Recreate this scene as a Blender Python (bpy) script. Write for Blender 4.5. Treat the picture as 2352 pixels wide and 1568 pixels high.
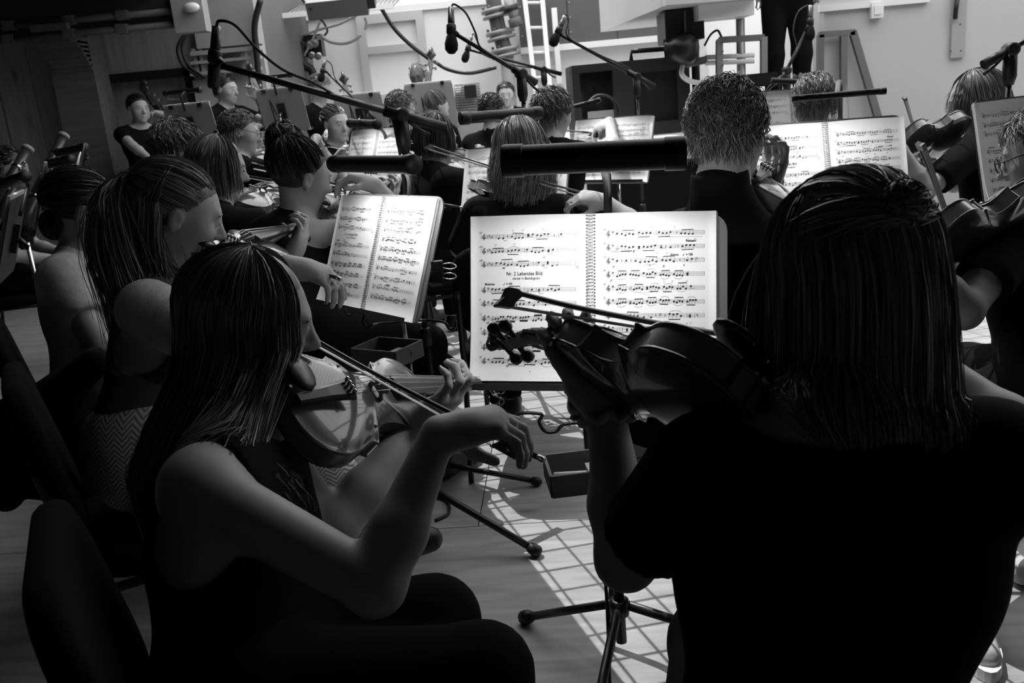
import bpy, bmesh, math, random
import numpy as np
from mathutils import Vector, Matrix
random.seed(7)
for _o in list(bpy.data.objects): bpy.data.objects.remove(_o)
SC = bpy.context.scene
COL = SC.collection
# ------------------------------------------------------------------ camera
FPX, CAMH = 2060.0, 1.33
PIT, ROL = math.radians(15.1), math.radians(5.2)
_U0 = np.array([0, math.sin(PIT), math.cos(PIT)])
CF = np.array([0, math.cos(PIT), -math.sin(PIT)])
CR = math.cos(ROL)*np.array([1., 0, 0]) - math.sin(ROL)*_U0
CU = math.sin(ROL)*np.array([1., 0, 0]) + math.cos(ROL)*_U0
CC = np.array([0, 0, CAMH])
cam_data = bpy.data.cameras.new('camera')
cam_data.sensor_width = 36.0
cam_data.lens = 36.0*FPX/2352.0
cam_data.clip_start = 0.02
cam_data.clip_end = 200
cam_data.dof.use_dof = True
cam_data.dof.focus_distance = 1.75
cam_data.dof.aperture_fstop = 12.0
cam = bpy.data.objects.new('camera', cam_data)
COL.objects.link(cam)
cam.matrix_world = Matrix(((CR[0], CU[0], -CF[0], CC[0]), (CR[1], CU[1], -CF[1], CC[1]),
                           (CR[2], CU[2], -CF[2], CC[2]), (0, 0, 0, 1)))
SC.camera = cam
# ------------------------------------------------------------------ light
SC.view_settings.view_transform = 'Standard'
SC.view_settings.look = 'None'
SC.view_settings.gamma = 1.0
SC.view_settings.use_curve_mapping = False
SC.view_settings.exposure = 0.0
world = bpy.data.worlds.new('sky')
SC.world = world
world.use_nodes = True
_bg = world.node_tree.nodes['Background']
_bg.inputs[0].default_value = (1, 1, 1, 1)
_bg.inputs[1].default_value = 2.55
SUN_EL, SUN_AZ = math.radians(68), np.array([0.5, -0.866])     # azimuth the shadows fall towards
_sl = bpy.data.lights.new('sun', 'SUN')
_sl.energy = 3.6
_sl.angle = math.radians(0.12)
sun = bpy.data.objects.new('sun', _sl)
COL.objects.link(sun)
_sd = Vector((SUN_AZ[0]*math.cos(SUN_EL), SUN_AZ[1]*math.cos(SUN_EL), -math.sin(SUN_EL)))
sun.rotation_euler = _sd.to_track_quat('-Z', 'Y').to_euler()
sun.location = (-3, 9, 9)

# ------------------------------------------------------------------ helpers
def P(x, y, d):                       # photo pixel + depth along the view axis -> world
    return CC + d*(CF + (x-1176)/FPX*CR + (784-y)/FPX*CU)
def Q(x, y, Y):                       # photo pixel on the upright plane Y = const
    v = P(x, y, 1)-CC
    return CC + v*(Y/v[1])
def G(x, y, z=0.0):                   # photo pixel on the level plane z
    v = P(x, y, 1)-CC
    return CC + v*((z-CAMH)/v[2])
def V(*a): return np.array(a, float)
def nrm(v):
    v = np.asarray(v, float); n = np.linalg.norm(v)
    return v/n if n > 1e-9 else v
UP = V(0, 0, 1)

def mat(name, v, rough=0.6, metal=0.0, noise=0.0, scale=20.0, bump=0.0, bscale=None, spec=0.5, stretch=(1, 1, 1),
        island=0.0, emit=0.0, trans=0.0, alpha=1.0, coat=0.0, sheen=0.0, obj=0.0):
    m = bpy.data.materials.new(name); m.use_nodes = True
    nt = m.node_tree; b = nt.nodes['Principled BSDF']
    b.inputs['Base Color'].default_value = (v, v, v, 1)
    b.inputs['Roughness'].default_value = rough
    b.inputs['Metallic'].default_value = metal
    b.inputs['Specular IOR Level'].default_value = spec
    b.inputs['Transmission Weight'].default_value = trans
    b.inputs['Alpha'].default_value = alpha
    b.inputs['Coat Weight'].default_value = coat
    b.inputs['Sheen Weight'].default_value = sheen
    if emit:
        b.inputs['Emission Color'].default_value = (1, 1, 1, 1)
        b.inputs['Emission Strength'].default_value = emit
    tc = mp = None
    if noise or bump:
        tc = nt.nodes.new('ShaderNodeTexCoord'); mp = nt.nodes.new('ShaderNodeMapping')
        mp.inputs['Scale'].default_value = stretch
        nt.links.new(tc.outputs['Object'], mp.inputs['Vector'])
    def mulc(src, lo, hi, prev):
        mr = nt.nodes.new('ShaderNodeMapRange'); mr.inputs['To Min'].default_value = lo; mr.inputs['To Max'].default_value = hi
        nt.links.new(src, mr.inputs['Value'])
        if prev is None: return mr.outputs[0]
        mm = nt.nodes.new('ShaderNodeMath'); mm.operation = 'MULTIPLY'
        nt.links.new(mr.outputs[0], mm.inputs[0]); nt.links.new(prev, mm.inputs[1])
        return mm.outputs[0]
    cur = None
    if noise:
        n = nt.nodes.new('ShaderNodeTexNoise'); n.inputs['Scale'].default_value = scale; n.inputs['Detail'].default_value = 5
        nt.links.new(mp.outputs[0], n.inputs['Vector'])
        cur = mulc(n.outputs[0], v*(1-noise), v*(1+noise), cur)
    if island:
        g = nt.nodes.new('ShaderNodeNewGeometry')
        cur = mulc(g.outputs['Random Per Island'], (1-island) if cur else v*(1-island), (1+island) if cur else v*(1+island), cur)
    if obj:
        g = nt.nodes.new('ShaderNodeObjectInfo')
        cur = mulc(g.outputs['Random'], (1-obj) if cur else v*(1-obj), (1+obj) if cur else v*(1+obj), cur)
    if cur is not None:
        cb = nt.nodes.new('ShaderNodeCombineColor')
        for i in range(3): nt.links.new(cur, cb.inputs[i])
        nt.links.new(cb.outputs[0], b.inputs['Base Color'])
    if bump:
        n2 = nt.nodes.new('ShaderNodeTexNoise'); n2.inputs['Scale'].default_value = bscale or scale*2; n2.inputs['Detail'].default_value = 4
        nt.links.new(mp.outputs[0], n2.inputs['Vector'])
        bp = nt.nodes.new('ShaderNodeBump'); bp.inputs['Strength'].default_value = bump; bp.inputs['Distance'].default_value = 0.01
        nt.links.new(n2.outputs[0], bp.inputs['Height']); nt.links.new(bp.outputs[0], b.inputs['Normal'])
    return m

def wood(name, lo, hi, knots=0.5, grain=(1.2, 14, 14), kscale=3.0, rough=0.6):
    m = bpy.data.materials.new(name); m.use_nodes = True
    nt = m.node_tree; b = nt.nodes['Principled BSDF']; b.inputs['Roughness'].default_value = rough
    tc = nt.nodes.new('ShaderNodeTexCoord'); mp = nt.nodes.new('ShaderNodeMapping')
    mp.inputs['Scale'].default_value = grain
    oi = nt.nodes.new('ShaderNodeObjectInfo')
    nt.links.new(tc.outputs['Object'], mp.inputs['Vector'])
    n = nt.nodes.new('ShaderNodeTexNoise'); n.inputs['Scale'].default_value = 2.2; n.inputs['Detail'].default_value = 6; n.inputs['Distortion'].default_value = 0.6
    nt.links.new(mp.outputs[0], n.inputs['Vector'])
    r = nt.nodes.new('ShaderNodeMapRange'); r.inputs['From Min'].default_value = 0.3; r.inputs['From Max'].default_value = 0.7
    r.inputs['To Min'].default_value = lo; r.inputs['To Max'].default_value = hi
    nt.links.new(n.outputs[0], r.inputs['Value'])
    mp2 = nt.nodes.new('ShaderNodeMapping'); mp2.inputs['Scale'].default_value = tuple(0.35+0.65*min(1, g/max(grain)) for g in grain)
    nt.links.new(tc.outputs['Object'], mp2.inputs['Vector'])
    vo = nt.nodes.new('ShaderNodeTexVoronoi'); vo.inputs['Scale'].default_value = kscale
    nt.links.new(mp2.outputs[0], vo.inputs['Vector'])
    kr = nt.nodes.new('ShaderNodeMapRange'); kr.inputs['From Min'].default_value = 0.02; kr.inputs['From Max'].default_value = 0.13
    kr.inputs['To Min'].default_value = 1-knots; kr.inputs['To Max'].default_value = 1.0
    nt.links.new(vo.outputs['Distance'], kr.inputs['Value'])
    vc = nt.nodes.new('ShaderNodeMath'); vc.operation = 'GREATER_THAN'; vc.inputs[1].default_value = 0.45
    sp = nt.nodes.new('ShaderNodeSeparateColor'); nt.links.new(vo.outputs['Color'], sp.inputs[0]); nt.links.new(sp.outputs[0], vc.inputs[0])
    mx = nt.nodes.new('ShaderNodeMath'); mx.operation = 'MAXIMUM'; nt.links.new(kr.outputs[0], mx.inputs[0]); nt.links.new(vc.outputs[0], mx.inputs[1])
    mm = nt.nodes.new('ShaderNodeMath'); mm.operation = 'MULTIPLY'; nt.links.new(r.outputs[0], mm.inputs[0]); nt.links.new(mx.outputs[0], mm.inputs[1])
    cb = nt.nodes.new('ShaderNodeCombineColor')
    for i in range(3): nt.links.new(mm.outputs[0], cb.inputs[i])
    nt.links.new(cb.outputs[0], b.inputs['Base Color'])
    return m

def tag(o, label=None, cat=None, group=None, kind=None):
    if label: o['label'] = label
    if cat: o['category'] = cat
    if group: o['group'] = group
    if kind: o['kind'] = kind
    return o
def thing(name, label, cat, loc=(0, 0, 0), group=None, mw=None):
    o = bpy.data.objects.new(name, None); COL.objects.link(o); o.empty_display_size = 0.05
    if mw is not None: o.matrix_world = mw
    else: o.location = tuple(loc)
    return tag(o, label, cat, group)
def wloc(o):
    l = V(*o.location)
    while o.parent: o = o.parent; l = l+V(*o.location)
    return l
def link_mesh(name, me, m, parent=None, smooth=None):
    if smooth is not None and len(me.polygons): me.polygons.foreach_set('use_smooth', [smooth]*len(me.polygons))
    o = bpy.data.objects.new(name, me); COL.objects.link(o)
    if m is not None:
        me.materials.clear(); me.materials.append(m)
    if parent: o.parent = parent
    return o
def copy_tree(o, parent=None, mw=None, label=None, group=None):
    c = o.copy(); COL.objects.link(c)
    if parent: c.parent = parent
    if mw is not None: c.matrix_world = mw
    if label: c['label'] = label
    if group: c['group'] = group
    for ch in o.children:
        copy_tree(ch, c)
    return c
def frame(x, zhint):                  # rotation whose x axis is x and z axis close to zhint
    x = nrm(x); y = nrm(np.cross(zhint, x)); z = np.cross(x, y)
    return np.stack([x, y, z], 1)
def mw_of(R, t, s=1.0):
    return Matrix([[R[0][0]*s, R[0][1]*s, R[0][2]*s, t[0]], [R[1][0]*s, R[1][1]*s, R[1][2]*s, t[1]],
                   [R[2][0]*s, R[2][1]*s, R[2][2]*s, t[2]], [0, 0, 0, 1]])

class MB:                             # collects shapes, builds ONE mesh object
    def __init__(s): s.v = []; s.f = []; s.sm = []
    def add(s, v, f, smooth=False):
        n = len(s.v); s.v += [tuple(map(float, q)) for q in v]; s.f += [tuple(i+n for i in q) for q in f]; s.sm += [smooth]*len(f); return s
    def box(s, c, size, R=None, taper=1.0):
        c = V(*c); h = V(*size)/2
        vs = []
        for z in (-1, 1):
            t = taper if z > 0 else 1.0
            for x, y in ((-1, -1), (1, -1), (1, 1), (-1, 1)):
                p = V(x*h[0]*t, y*h[1]*t, z*h[2])
                vs.append(c+(R@p if R is not None else p))
        return s.add(vs, [(3, 2, 1, 0), (4, 5, 6, 7), (0, 1, 5, 4), (1, 2, 6, 5), (2, 3, 7, 6), (3, 0, 4, 7)])
    def bbox(s, lo, hi):
        lo = V(*lo); hi = V(*hi); return s.box((lo+hi)/2, hi-lo)
    def bar(s, a, b, w, t, hint=(0, 0, 1)):
        a = V(*a); b = V(*b); R = frame(b-a, V(*hint)); return s.box((a+b)/2, (np.linalg.norm(b-a), w, t), R)
    def tube(s, pts, r, n=8, caps=True, smooth=True, flat=None):
        pts = [V(*p) for p in pts]; m = len(pts)
        rr = list(r) if hasattr(r, '__len__') else [r]*m
        t0 = nrm(pts[1]-pts[0]); u = nrm(np.cross(t0, V(0.13, 0.27, 0.95)))
        if np.linalg.norm(u) < .5: u = V(1, 0, 0)
        vs = []
        for i, p in enumerate(pts):
            t = nrm(pts[min(i+1, m-1)]-pts[max(i-1, 0)])
            u = nrm(u-t*(u@t)); w = np.cross(t, u)
            for k in range(n):
                a = 2*math.pi*k/n
                vs.append(p+rr[i]*(math.cos(a)*u+math.sin(a)*w*(flat or 1)))
        fs = [(i*n+k, i*n+(k+1) % n, (i+1)*n+(k+1) % n, (i+1)*n+k) for i in range(m-1) for k in range(n)]
        s.add(vs, fs, smooth)
        if caps:
            b = len(s.v)-len(vs)
            s.f.append(tuple(b+k for k in range(n-1, -1, -1))); s.sm.append(False)
            s.f.append(tuple(b+(m-1)*n+k for k in range(n))); s.sm.append(False)
        return s
    def lathe(s, prof, a=(0, 0, 0), axis=(0, 0, 1), n=16, smooth=True):     # prof: (radius, distance along axis)
        a = V(*a); ax = nrm(V(*axis)); u = nrm(np.cross(ax, V(.31, .21, .93) if abs(ax[2]) < .9 else V(1, 0, 0))); w = np.cross(ax, u)
        vs = []
        for r, h in prof:
            for k in range(n):
                t = 2*math.pi*k/n
                vs.append(a+ax*h+max(r, 1e-5)*(math.cos(t)*u+math.sin(t)*w))
        m = len(prof)
        fs = [(i*n+k, i*n+(k+1) % n, (i+1)*n+(k+1) % n, (i+1)*n+k) for i in range(m-1) for k in range(n)]
        fs += [tuple(range(n-1, -1, -1)), tuple((m-1)*n+k for k in range(n))]
        return s.add(vs, fs, smooth)
    def ball(s, c, r, n=12, sc=(1, 1, 1), R=None):
        c = V(*c); vs = []; m = n//2+1
        for i in range(m):
            th = math.pi*i/(m-1)
            for k in range(n):
                ph = 2*math.pi*k/n
                p = V(math.sin(th)*math.cos(ph)*sc[0], math.sin(th)*math.sin(ph)*sc[1], math.cos(th)*sc[2])*r
                vs.append(c+(R@p if R is not None else p))
        fs = [(i*n+k, (i+1)*n+k, (i+1)*n+(k+1) % n, i*n+(k+1) % n) for i in range(m-1) for k in range(n)]
        return s.add(vs, fs, True)
    def prism(s, poly, a, R, t):      # poly: 2D points in the R x/y plane, thickness t along R z (centred)
        a = V(*a); n = len(poly)
        vs = [a+R@V(x, y, -t/2) for x, y in poly]+[a+R@V(x, y, t/2) for x, y in poly]
        fs = [tuple(range(n-1, -1, -1)), tuple(range(n, 2*n))]+[(i, (i+1) % n, n+(i+1) % n, n+i) for i in range(n)]
        return s.add(vs, fs)
    def mesh(s, name, off=None):
        me = bpy.data.meshes.new(name)
        v = s.v if off is None else [tuple(V(*p)-off) for p in s.v]
        me.from_pydata(v, [], s.f)
        me.polygons.foreach_set('use_smooth', s.sm)
        me.update()
        return me
    def build(s, name, m, parent=None, label=None):           # shapes given in world space (or the parent's space if it is turned)
        me = s.mesh(name, wloc(parent) if (parent and not parent.get('_loc')) else None)
        o = link_mesh(name, me, m, parent)
        if label: o['label'] = label
        return o
    def solo(s, name, m, label, cat, group=None, kind=None):   # a whole thing that is one mesh; origin at its base
        a = np.array(s.v); off = V(a[:, 0].mean(), a[:, 1].mean(), a[:, 2].min())
        o = link_mesh(name, s.mesh(name, off), m); o.location = tuple(off)
        return tag(o, label, cat, group, kind)
def struct(mb, name, m, parent=None, label=None, cat=None):
    a = np.array(mb.v); off = V(a[:, 0].mean(), a[:, 1].mean(), a[:, 2].min())
    o = link_mesh(name, mb.mesh(name, off), m); o.location = tuple(off)
    return tag(o, label or ('plain '+name.replace('_', ' ')+' of the rehearsal hall'), cat or name.split('_')[0], None, 'structure')
def rrect(w, h, r, n=5):              # rounded rectangle outline
    out = []
    for cx, cy, a0 in ((w/2-r, h/2-r, 0), (-w/2+r, h/2-r, 90), (-w/2+r, -h/2+r, 180), (w/2-r, -h/2+r, 270)):
        for i in range(n+1):
            a = math.radians(a0+90*i/n); out.append((cx+r*math.cos(a), cy+r*math.sin(a)))
    return out
def arc_pts(pts, n=10):               # Catmull-Rom through points
    pts = [V(*p) for p in pts]; q = [2*pts[0]-pts[1]]+pts+[2*pts[-1]-pts[-2]]; out = []
    for i in range(1, len(q)-2):
        for k in range(n):
            t = k/n; a, b, c, d = q[i-1], q[i], q[i+1], q[i+2]
            out.append(.5*((2*b)+(-a+c)*t+(2*a-5*b+4*c-d)*t*t+(-a+3*b-3*c+d)*t**3))
    out.append(pts[-1]); return out

# ------------------------------------------------------------------ materials
M_floor = wood('plywood_floor', .25, .41, .55, (1.5, 11, 11), 4.5)
M_pine = wood('pine_panel', .34, .48, .6, (16, 16, 1.0), 3.2, .7)
M_beam = wood('dark_beam', .035, .055, .5, (1.0, 14, 14), 3.0, .7)
M_pine2 = wood('pine_post', .13, .2, .5, (1.0, 14, 14), 3.0, .7)
M_white = mat('white_paint', .82, .55, noise=.05, scale=3, bump=.05)
M_white2 = mat('white_trim', .82, .5)
M_greyp = mat('grey_paint', .52, .6, noise=.05, scale=2)
M_steel = mat('grey_steel_panel', .09, .4, noise=.15, scale=2)
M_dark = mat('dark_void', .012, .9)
M_concrete = mat('pale_concrete', .34, .8, noise=.15, scale=6, bump=.1)
M_black = mat('black_metal', .012, .35, spec=.4)
M_blackp = mat('black_plastic', .010, .5, spec=.4)
M_chrome = mat('chrome', .55, .18, metal=1)
M_grey = mat('mid_grey_metal', .3, .45, metal=.5)
M_cloth = mat('black_cloth', .006, .95, spec=.1, noise=.3, scale=30, bump=.25, bscale=14)
M_cloth2 = mat('charcoal_cloth', .012, .95, spec=.1, noise=.3, scale=60, bump=.25, bscale=14)
M_paper = mat('sheet_paper', .80, .75, noise=.02, scale=60)
M_paper2 = mat('grey_card', .36, .7)
M_ink = mat('print_ink', .015, .8)
M_pencil = mat('pencil_mark', .28, .8)
M_desk = mat('desk_metal', .02, .45)
M_deskg = mat('pale_desk_back', .34, .5)
M_conduit = mat('conduit_grey', .11, .6)
M_desk2 = mat('dull_desk', .13, .55)
M_skin = mat('skin', .34, .5, noise=.08, scale=40, spec=.4)
M_skin2 = mat('skin_pale', .42, .5, noise=.08, scale=40, spec=.4)
M_lightcloth = mat('pale_lace_cloth', .44, .9, noise=.4, scale=45, bump=.12, bscale=260)
M_varnish = mat('violin_varnish', .055, .22, coat=.6, noise=.35, scale=6, stretch=(1, 8, 8))
M_varnish2 = mat('violin_varnish_light', .10, .22, coat=.6, noise=.3, scale=6, stretch=(1, 8, 8))
M_maple = mat('maple_ribs', .16, .3, coat=.5, noise=.5, scale=3, stretch=(14, 14, .8))
M_ebony = mat('ebony', .012, .3)
M_bowwood = mat('bow_wood', .04, .3)
M_horse = mat('bow_hair', .55, .5)
M_lampglow = mat('lamp_glow', .9, .5, emit=14)
M_hair_dark = mat('hair_dark', .035, .38, island=.75, spec=.5)
M_hair_brown = mat('hair_brown', .16, .38, island=.7, spec=.5)
M_hair_fair = mat('hair_fair', .16, .4, island=.6, spec=.5)
M_hair_grey = mat('hair_grey', .13, .42, island=.8, spec=.5)
M_hair_near = mat('hair_light_brown', .21, .36, island=.85, spec=.6)
M_skin3 = mat('skin_tan', .15, .5, noise=.08, scale=40)
M_eye = mat('eye', .03, .15)
M_glass = mat('clear_plastic', .7, .05, trans=.95)
# ------------------------------------------------------------------ setting
XL, XR, YB, YF, ZC = -7.5, 6.5, 11.0, -3.5, 3.4
WLY, WRY = 8.6, 6.8                       # faces of the left timber wall and the right wall
XRW = Q(1878, 150, WRY)[0]                # corner of the right wall
XLW = Q(604, 120, WLY)[0]                 # end of the left timber wall
fl = struct(MB().bbox((XL, YF, -.10), (XR, YB, -.018)), 'floor', M_dark, label='pale knotty plywood floor sheets with stains', cat='floor')
a_f = math.radians(-4)
cf, sf = math.cos(a_f), math.sin(a_f)
_sheet = None
for i in range(-7, 7):
    for j in range(-3, 10):
        u0, v0 = i*1.25-.35+(.6 if j % 2 else 0), j*1.25+.15
        cx, cy = u0+.625, v0+.625
        wx, wy = cx*cf-cy*sf, cx*sf+cy*cf
        if not (XL+.7 < wx < XR-.7 and YF+.7 < wy < YB-.7): continue
        if _sheet is None:
            mb = MB(); mb.box((0, 0, -.009), (1.246, 1.246, .018)); _sheet = mb.mesh('floor_sheet')
        o = link_mesh('floor_sheet', _sheet, M_floor, fl)
        o.matrix_parent_inverse = Matrix.Translation(-Vector(fl.location))
        o.location = (wx, wy, 0); o.rotation_euler = (0, 0, a_f)
# roof: solid over the near and left part, open to the sky elsewhere
OFC = SUN_AZ*ZC/math.tan(SUN_EL)            # the sunlit floor is the roof opening moved along the sun's rays
YN = 1.66-OFC[1]
def edge_x(y): return -.126-OFC[0]-.317*(y-(2.75-OFC[1]))
struct(MB().bbox((XL, YF, ZC), (XR, YN, ZC+.15)), 'ceiling', M_beam, label='timber roof over the near half of the hall')
mb = MB()
pl = [(XL, YN), (edge_x(YN), YN), (edge_x(YB), YB), (XL, YB)]
mb.add([(x, y, ZC) for x, y in pl]+[(x, y, ZC+.15) for x, y in pl], [(3, 2, 1, 0), (4, 5, 6, 7), (0, 1, 5, 4), (1, 2, 6, 5), (2, 3, 7, 6), (3, 0, 4, 7)])
struct(mb, 'ceiling_left', M_beam, label='timber roof over the left side of the hall')
struct(MB().bbox((XL, YB, 0), (XR, YB+.12, ZC)), 'wall_back', M_white, label='bright white painted back wall behind the orchestra')
struct(MB().bbox((XL-.1, YF, 0), (XL, YB, ZC)), 'wall_left_side', M_beam, label='dark pine side wall at far left')
struct(MB().bbox((XR, YF, 0), (XR+.1, WRY, ZC)), 'wall_right_side', M_greyp, label='grey side wall at far right')
struct(MB().bbox((XL, YF-.1, 0), (XR, YF, ZC)), 'wall_front', M_beam, label='pine wall behind the photographer')
wr = struct(MB().bbox((XRW, WRY, 0), (XR, WRY+.1, ZC)), 'wall_right', M_greyp, label='light grey panelled wall at right behind the violins')
struct(MB().bbox((XRW, WRY+.1, 0), (XRW+.1, YB, ZC)), 'wall_right_return', M_white, label='white return wall beside the podium')
# left timber wall with a dark doorway, pillar, beam
Z1 = 2.62
dl, dr = Q(232, 250, WLY)[0], Q(437, 170, WLY)[0]
dt = Q(330, 172, WLY)[2]
mb = MB()
mb.bbox((XL, WLY, 0), (dl, WLY+.12, ZC)); mb.bbox((dr, WLY, 0), (XLW, WLY+.12, ZC)); mb.bbox((dl, WLY, dt), (dr, WLY+.12, ZC))
wl = struct(mb, 'wall_left', M_pine, label='knotty pine board wall around the dark doorway')
for k, xp in enumerate((-20, 62, 150)):
    a, b = Q(xp-40, 300, WLY)[0], Q(xp+40, 300, WLY)[0]
    MB().bbox((a+.006, WLY-.022, 0), (b-.006, WLY, 2.3)).build('board', M_pine, wl)
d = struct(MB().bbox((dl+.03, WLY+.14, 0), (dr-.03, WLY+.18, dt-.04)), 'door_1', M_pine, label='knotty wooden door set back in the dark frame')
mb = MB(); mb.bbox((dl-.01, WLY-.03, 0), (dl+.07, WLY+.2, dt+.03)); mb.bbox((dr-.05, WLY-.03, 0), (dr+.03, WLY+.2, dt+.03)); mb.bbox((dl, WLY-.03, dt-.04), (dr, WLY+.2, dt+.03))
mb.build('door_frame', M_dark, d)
for k in range(9):
    if k in (5, 6): continue
    p = Q(387+k*6, 228-k*.1, WLY+.11); MB().box(p, (.018, .01, .018)).build('slot', M_lampglow if 0 else M_white2, d)
struct(MB().bbox((XLW-.12, WLY+.12, 0), (XLW, YB, ZC)), 'wall_left_return', mat('dark_grey_paint', .13, .7, noise=.1, scale=3), label='grey return wall beside the timber wall')
pl_, pr_ = Q(150, 300, 8.3)[0], Q(247, 300, 8.3)[0]
t = thing('timber_pillar', 'pale timber pillar with a curved bracket below the ceiling beam', 'pillar', ((pl_+pr_)/2, 8.3, 0))
MB().bbox((pl_, 8.26, 0), (pr_, WLY-.025, 2.35)).build('post', M_pine2, t)
a = Q(147, 90, 8.2); b = Q(160, 150, 8.2)
mb = MB(); w = .34
for q in range(7):
    f = q/6; z = a[2]+(b[2]-a[2])*f; yy = 7.95+.29*(f**.6)
    mb.bbox((a[0]-w/2, yy, z-.05), (a[0]+w/2, 8.26, z+.003))
mb.build('bracket', M_pine2, t)
bx0, bx1 = XL, Q(405, 45, 7.9)[0]
zb0, zb1 = Q(200, 75, 7.9)[2], Q(200, 12, 7.9)[2]
bm_ = thing('ceiling_beam', 'long dark timber beam under the left gallery ceiling', 'beam', (bx1-.1, 7.95, zb0))
MB().bbox((bx0, 7.93, zb0), (bx1, 8.15, zb1+.1)).build('beam', M_beam, bm_)
MB().bbox((bx0, 5.4, zb1+.12), (bx1, WLY, zb1+.16)).build('soffit', M_beam, bm_)
for yy in (57, 88):
    p = thing('conduit_rail', ('upper' if yy == 57 else 'lower')+' metal conduit running along the left ceiling beam', 'conduit', Q(200, yy-13, 7.85))
    pa, pb = Q(-10, yy, 7.86), Q(402, yy-27, 7.86); pa[2] = pb[2] = (pa[2]+pb[2])/2
    MB().tube([pa, pb], .028, 8).build('pipe', M_conduit, p)
    for xx in (30, 165, 285):
        c = pa+(pb-pa)*(xx/402); MB().box(c, (.09, .075, .075)).build('clip', M_conduit, p)
c0 = Q(115, 63, 7.8)
MB().box(c0, (.30, .06, .05)).solo('batten_lamp', M_conduit, 'short flat batten fixed between the ceiling conduits', 'batten')
t = thing('emergency_light', 'pale wall box with a round emergency light dome', 'light', Q(437, 65, 7.8))
cc = Q(437, 22, 7.85); MB().box(cc, (.25, .16, .36)).build('housing', M_concrete, t)
MB().ball(Q(440, 17, 7.74), .065, 14, (1, .7, .6)).build('dome', M_white2, t)
cw = struct(MB().bbox((Q(450, 60, 8.5)[0], 8.42, Q(520, 108, 8.5)[2]), (XLW+.02, 8.595, ZC)), 'wall_concrete', M_concrete, label='pale block wall patch above the bearded bassist')
struct(MB().bbox((Q(446, 200, 8.57)[0], 8.55, 0), (XLW, 8.597, Q(520, 178, 8.57)[2])), 'wall_panel_grey', M_greyp, label='grey panel behind the bearded bassist')
t = thing('wall_shelf', 'wooden bracket shelf under the block wall', 'shelf', Q(520, 150, 8.4))
for y0, y1 in ((112, 122), (135, 142), (160, 168)):
    MB().bbox((Q(440, y1, 8.45)[0], 8.4, Q(520, y1, 8.45)[2]), (Q(600, y0, 8.45)[0], 8.5, Q(520, y0, 8.45)[2])).build('shelf_board', M_concrete, t)
for xx in (450, 465, 560):
    MB().bbox((Q(xx, 160, 8.47)[0], 8.44, Q(xx, 168, 8.47)[2]), (Q(xx+9, 160, 8.47)[0], 8.54, Q(xx, 112, 8.47)[2])).build('upright', M_concrete, t)
def cable(name, pts, r, label, m=None, n=6, group=None, sub=8):
    mb = MB(); mb.tube(arc_pts(pts, sub), r, n); return mb.solo(name, m or M_blackp, label, 'cable', group)
cable('hanging_cable', [Q(430, 70, 8.35), Q(408, 110, 8.3), Q(420, 150, 8.3), Q(455, 175, 8.3)], .014, 'black cable loop hanging left beside the pale wall box')
cable('hanging_cable', [Q(432, 70, 8.35), Q(418, 110, 8.32), Q(433, 150, 8.3), Q(470, 178, 8.3)], .012, 'thinner inner black cable loop beside the pale wall box')
cable('riser_cable', [Q(598, 0, 8.35), Q(585, 60, 8.35), Q(590, 130, 8.35), Q(596, 200, 8.35), Q(604, 300, 8.4)], .03, 'thick black cable running down the wall corner by the basses')
# back wall fittings
def hbar(name, x0, y0, x1, y1, w, Y, th, m, parent=None, **k):
    a, b = Q(x0, y0, Y), Q(x1, y1, Y); return a, b
wf = thing('wall_frame', 'pale wooden door-like frame fixed on the white back wall', 'frame', Q(905, 250, YB-.03))
xa, xb = Q(838, 120, YB)[0], Q(972, 110, YB)[0]; zt, zm_, zb_ = Q(900, 30, YB)[2], Q(905, 112, YB)[2], Q(860, 330, YB)[2]
for nm, lo, hi in (('stile', (xa-.05, zb_), (xa+.04, zt)), ('stile', (xb-.05, zb_), (xb+.04, zt)), ('top_rail', (xa+.04, zt-.10), (xb-.05, zt)), ('middle_rail', (xa+.04, zm_-.04), (xb-.05, zm_+.04))):
    MB().bbox((lo[0], YB-.07, lo[1]), (hi[0], YB-.002, hi[1])).build(nm, M_greyp, wf)
MB().bbox((XLW, YB-.06, Q(1000, 14, YB)[2]-.035), (Q(1130, 5, YB)[0], YB-.002, Q(1000, 14, YB)[2]+.035)).solo('wall_batten', M_white2, 'long white batten along the top of the back wall', 'batten')
sp0, sp1 = Q(1192, 60, 10.85)[0], Q(1530, 60, 10.85)[0]; szb = Q(1360, 95, 10.85)[2]
st = thing('steel_cladding', 'dark grey steel panel cladding above the white wall', 'panel', ((sp0+sp1)/2, 10.9, szb))
for k in range(3):
    x0 = sp0+(sp1-sp0)*k/3; x1 = sp0+(sp1-sp0)*(k+1)/3
    MB().bbox((x0+.004, 10.85, szb), (x1-.004, YB-.003, ZC)).build('panel', M_steel, st)
    for q in range(4): MB().ball((x0+.03, 10.847, szb+.12+q*.16), .012, 8).build('rivet', M_grey, st)
MB().bbox((sp0, 10.78, szb-.07), (sp1, YB-.003, szb-.002)).build('base_trim', M_white2, st)
def ladder():
    t = thing('ladder', 'white ladder leaning on the back wall beside the pipes', 'ladder', Q(1240, 262, 10.5))
    a0, a1 = Q(1203, -20, 10.7), Q(1236, 262, 10.35); b0, b1 = Q(1244, -20, 10.7), Q(1268, 262, 10.35)
    a1 = a0+(a1-a0)*a0[2]/(a0[2]-a1[2]); b1 = b0+(b1-b0)*b0[2]/(b0[2]-b1[2])
    for a, b in ((a0, a1), (b0, b1)): MB().bar(a, b, .05, .075, (0, 1, 0)).build('rail', M_white2, t)
    for k in range(9):
        f = .05+k*.11; MB().tube([a0+(a1-a0)*f, b0+(b1-b0)*f], .018, 8).build('rung', M_white2, t)
ladder()
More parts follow.
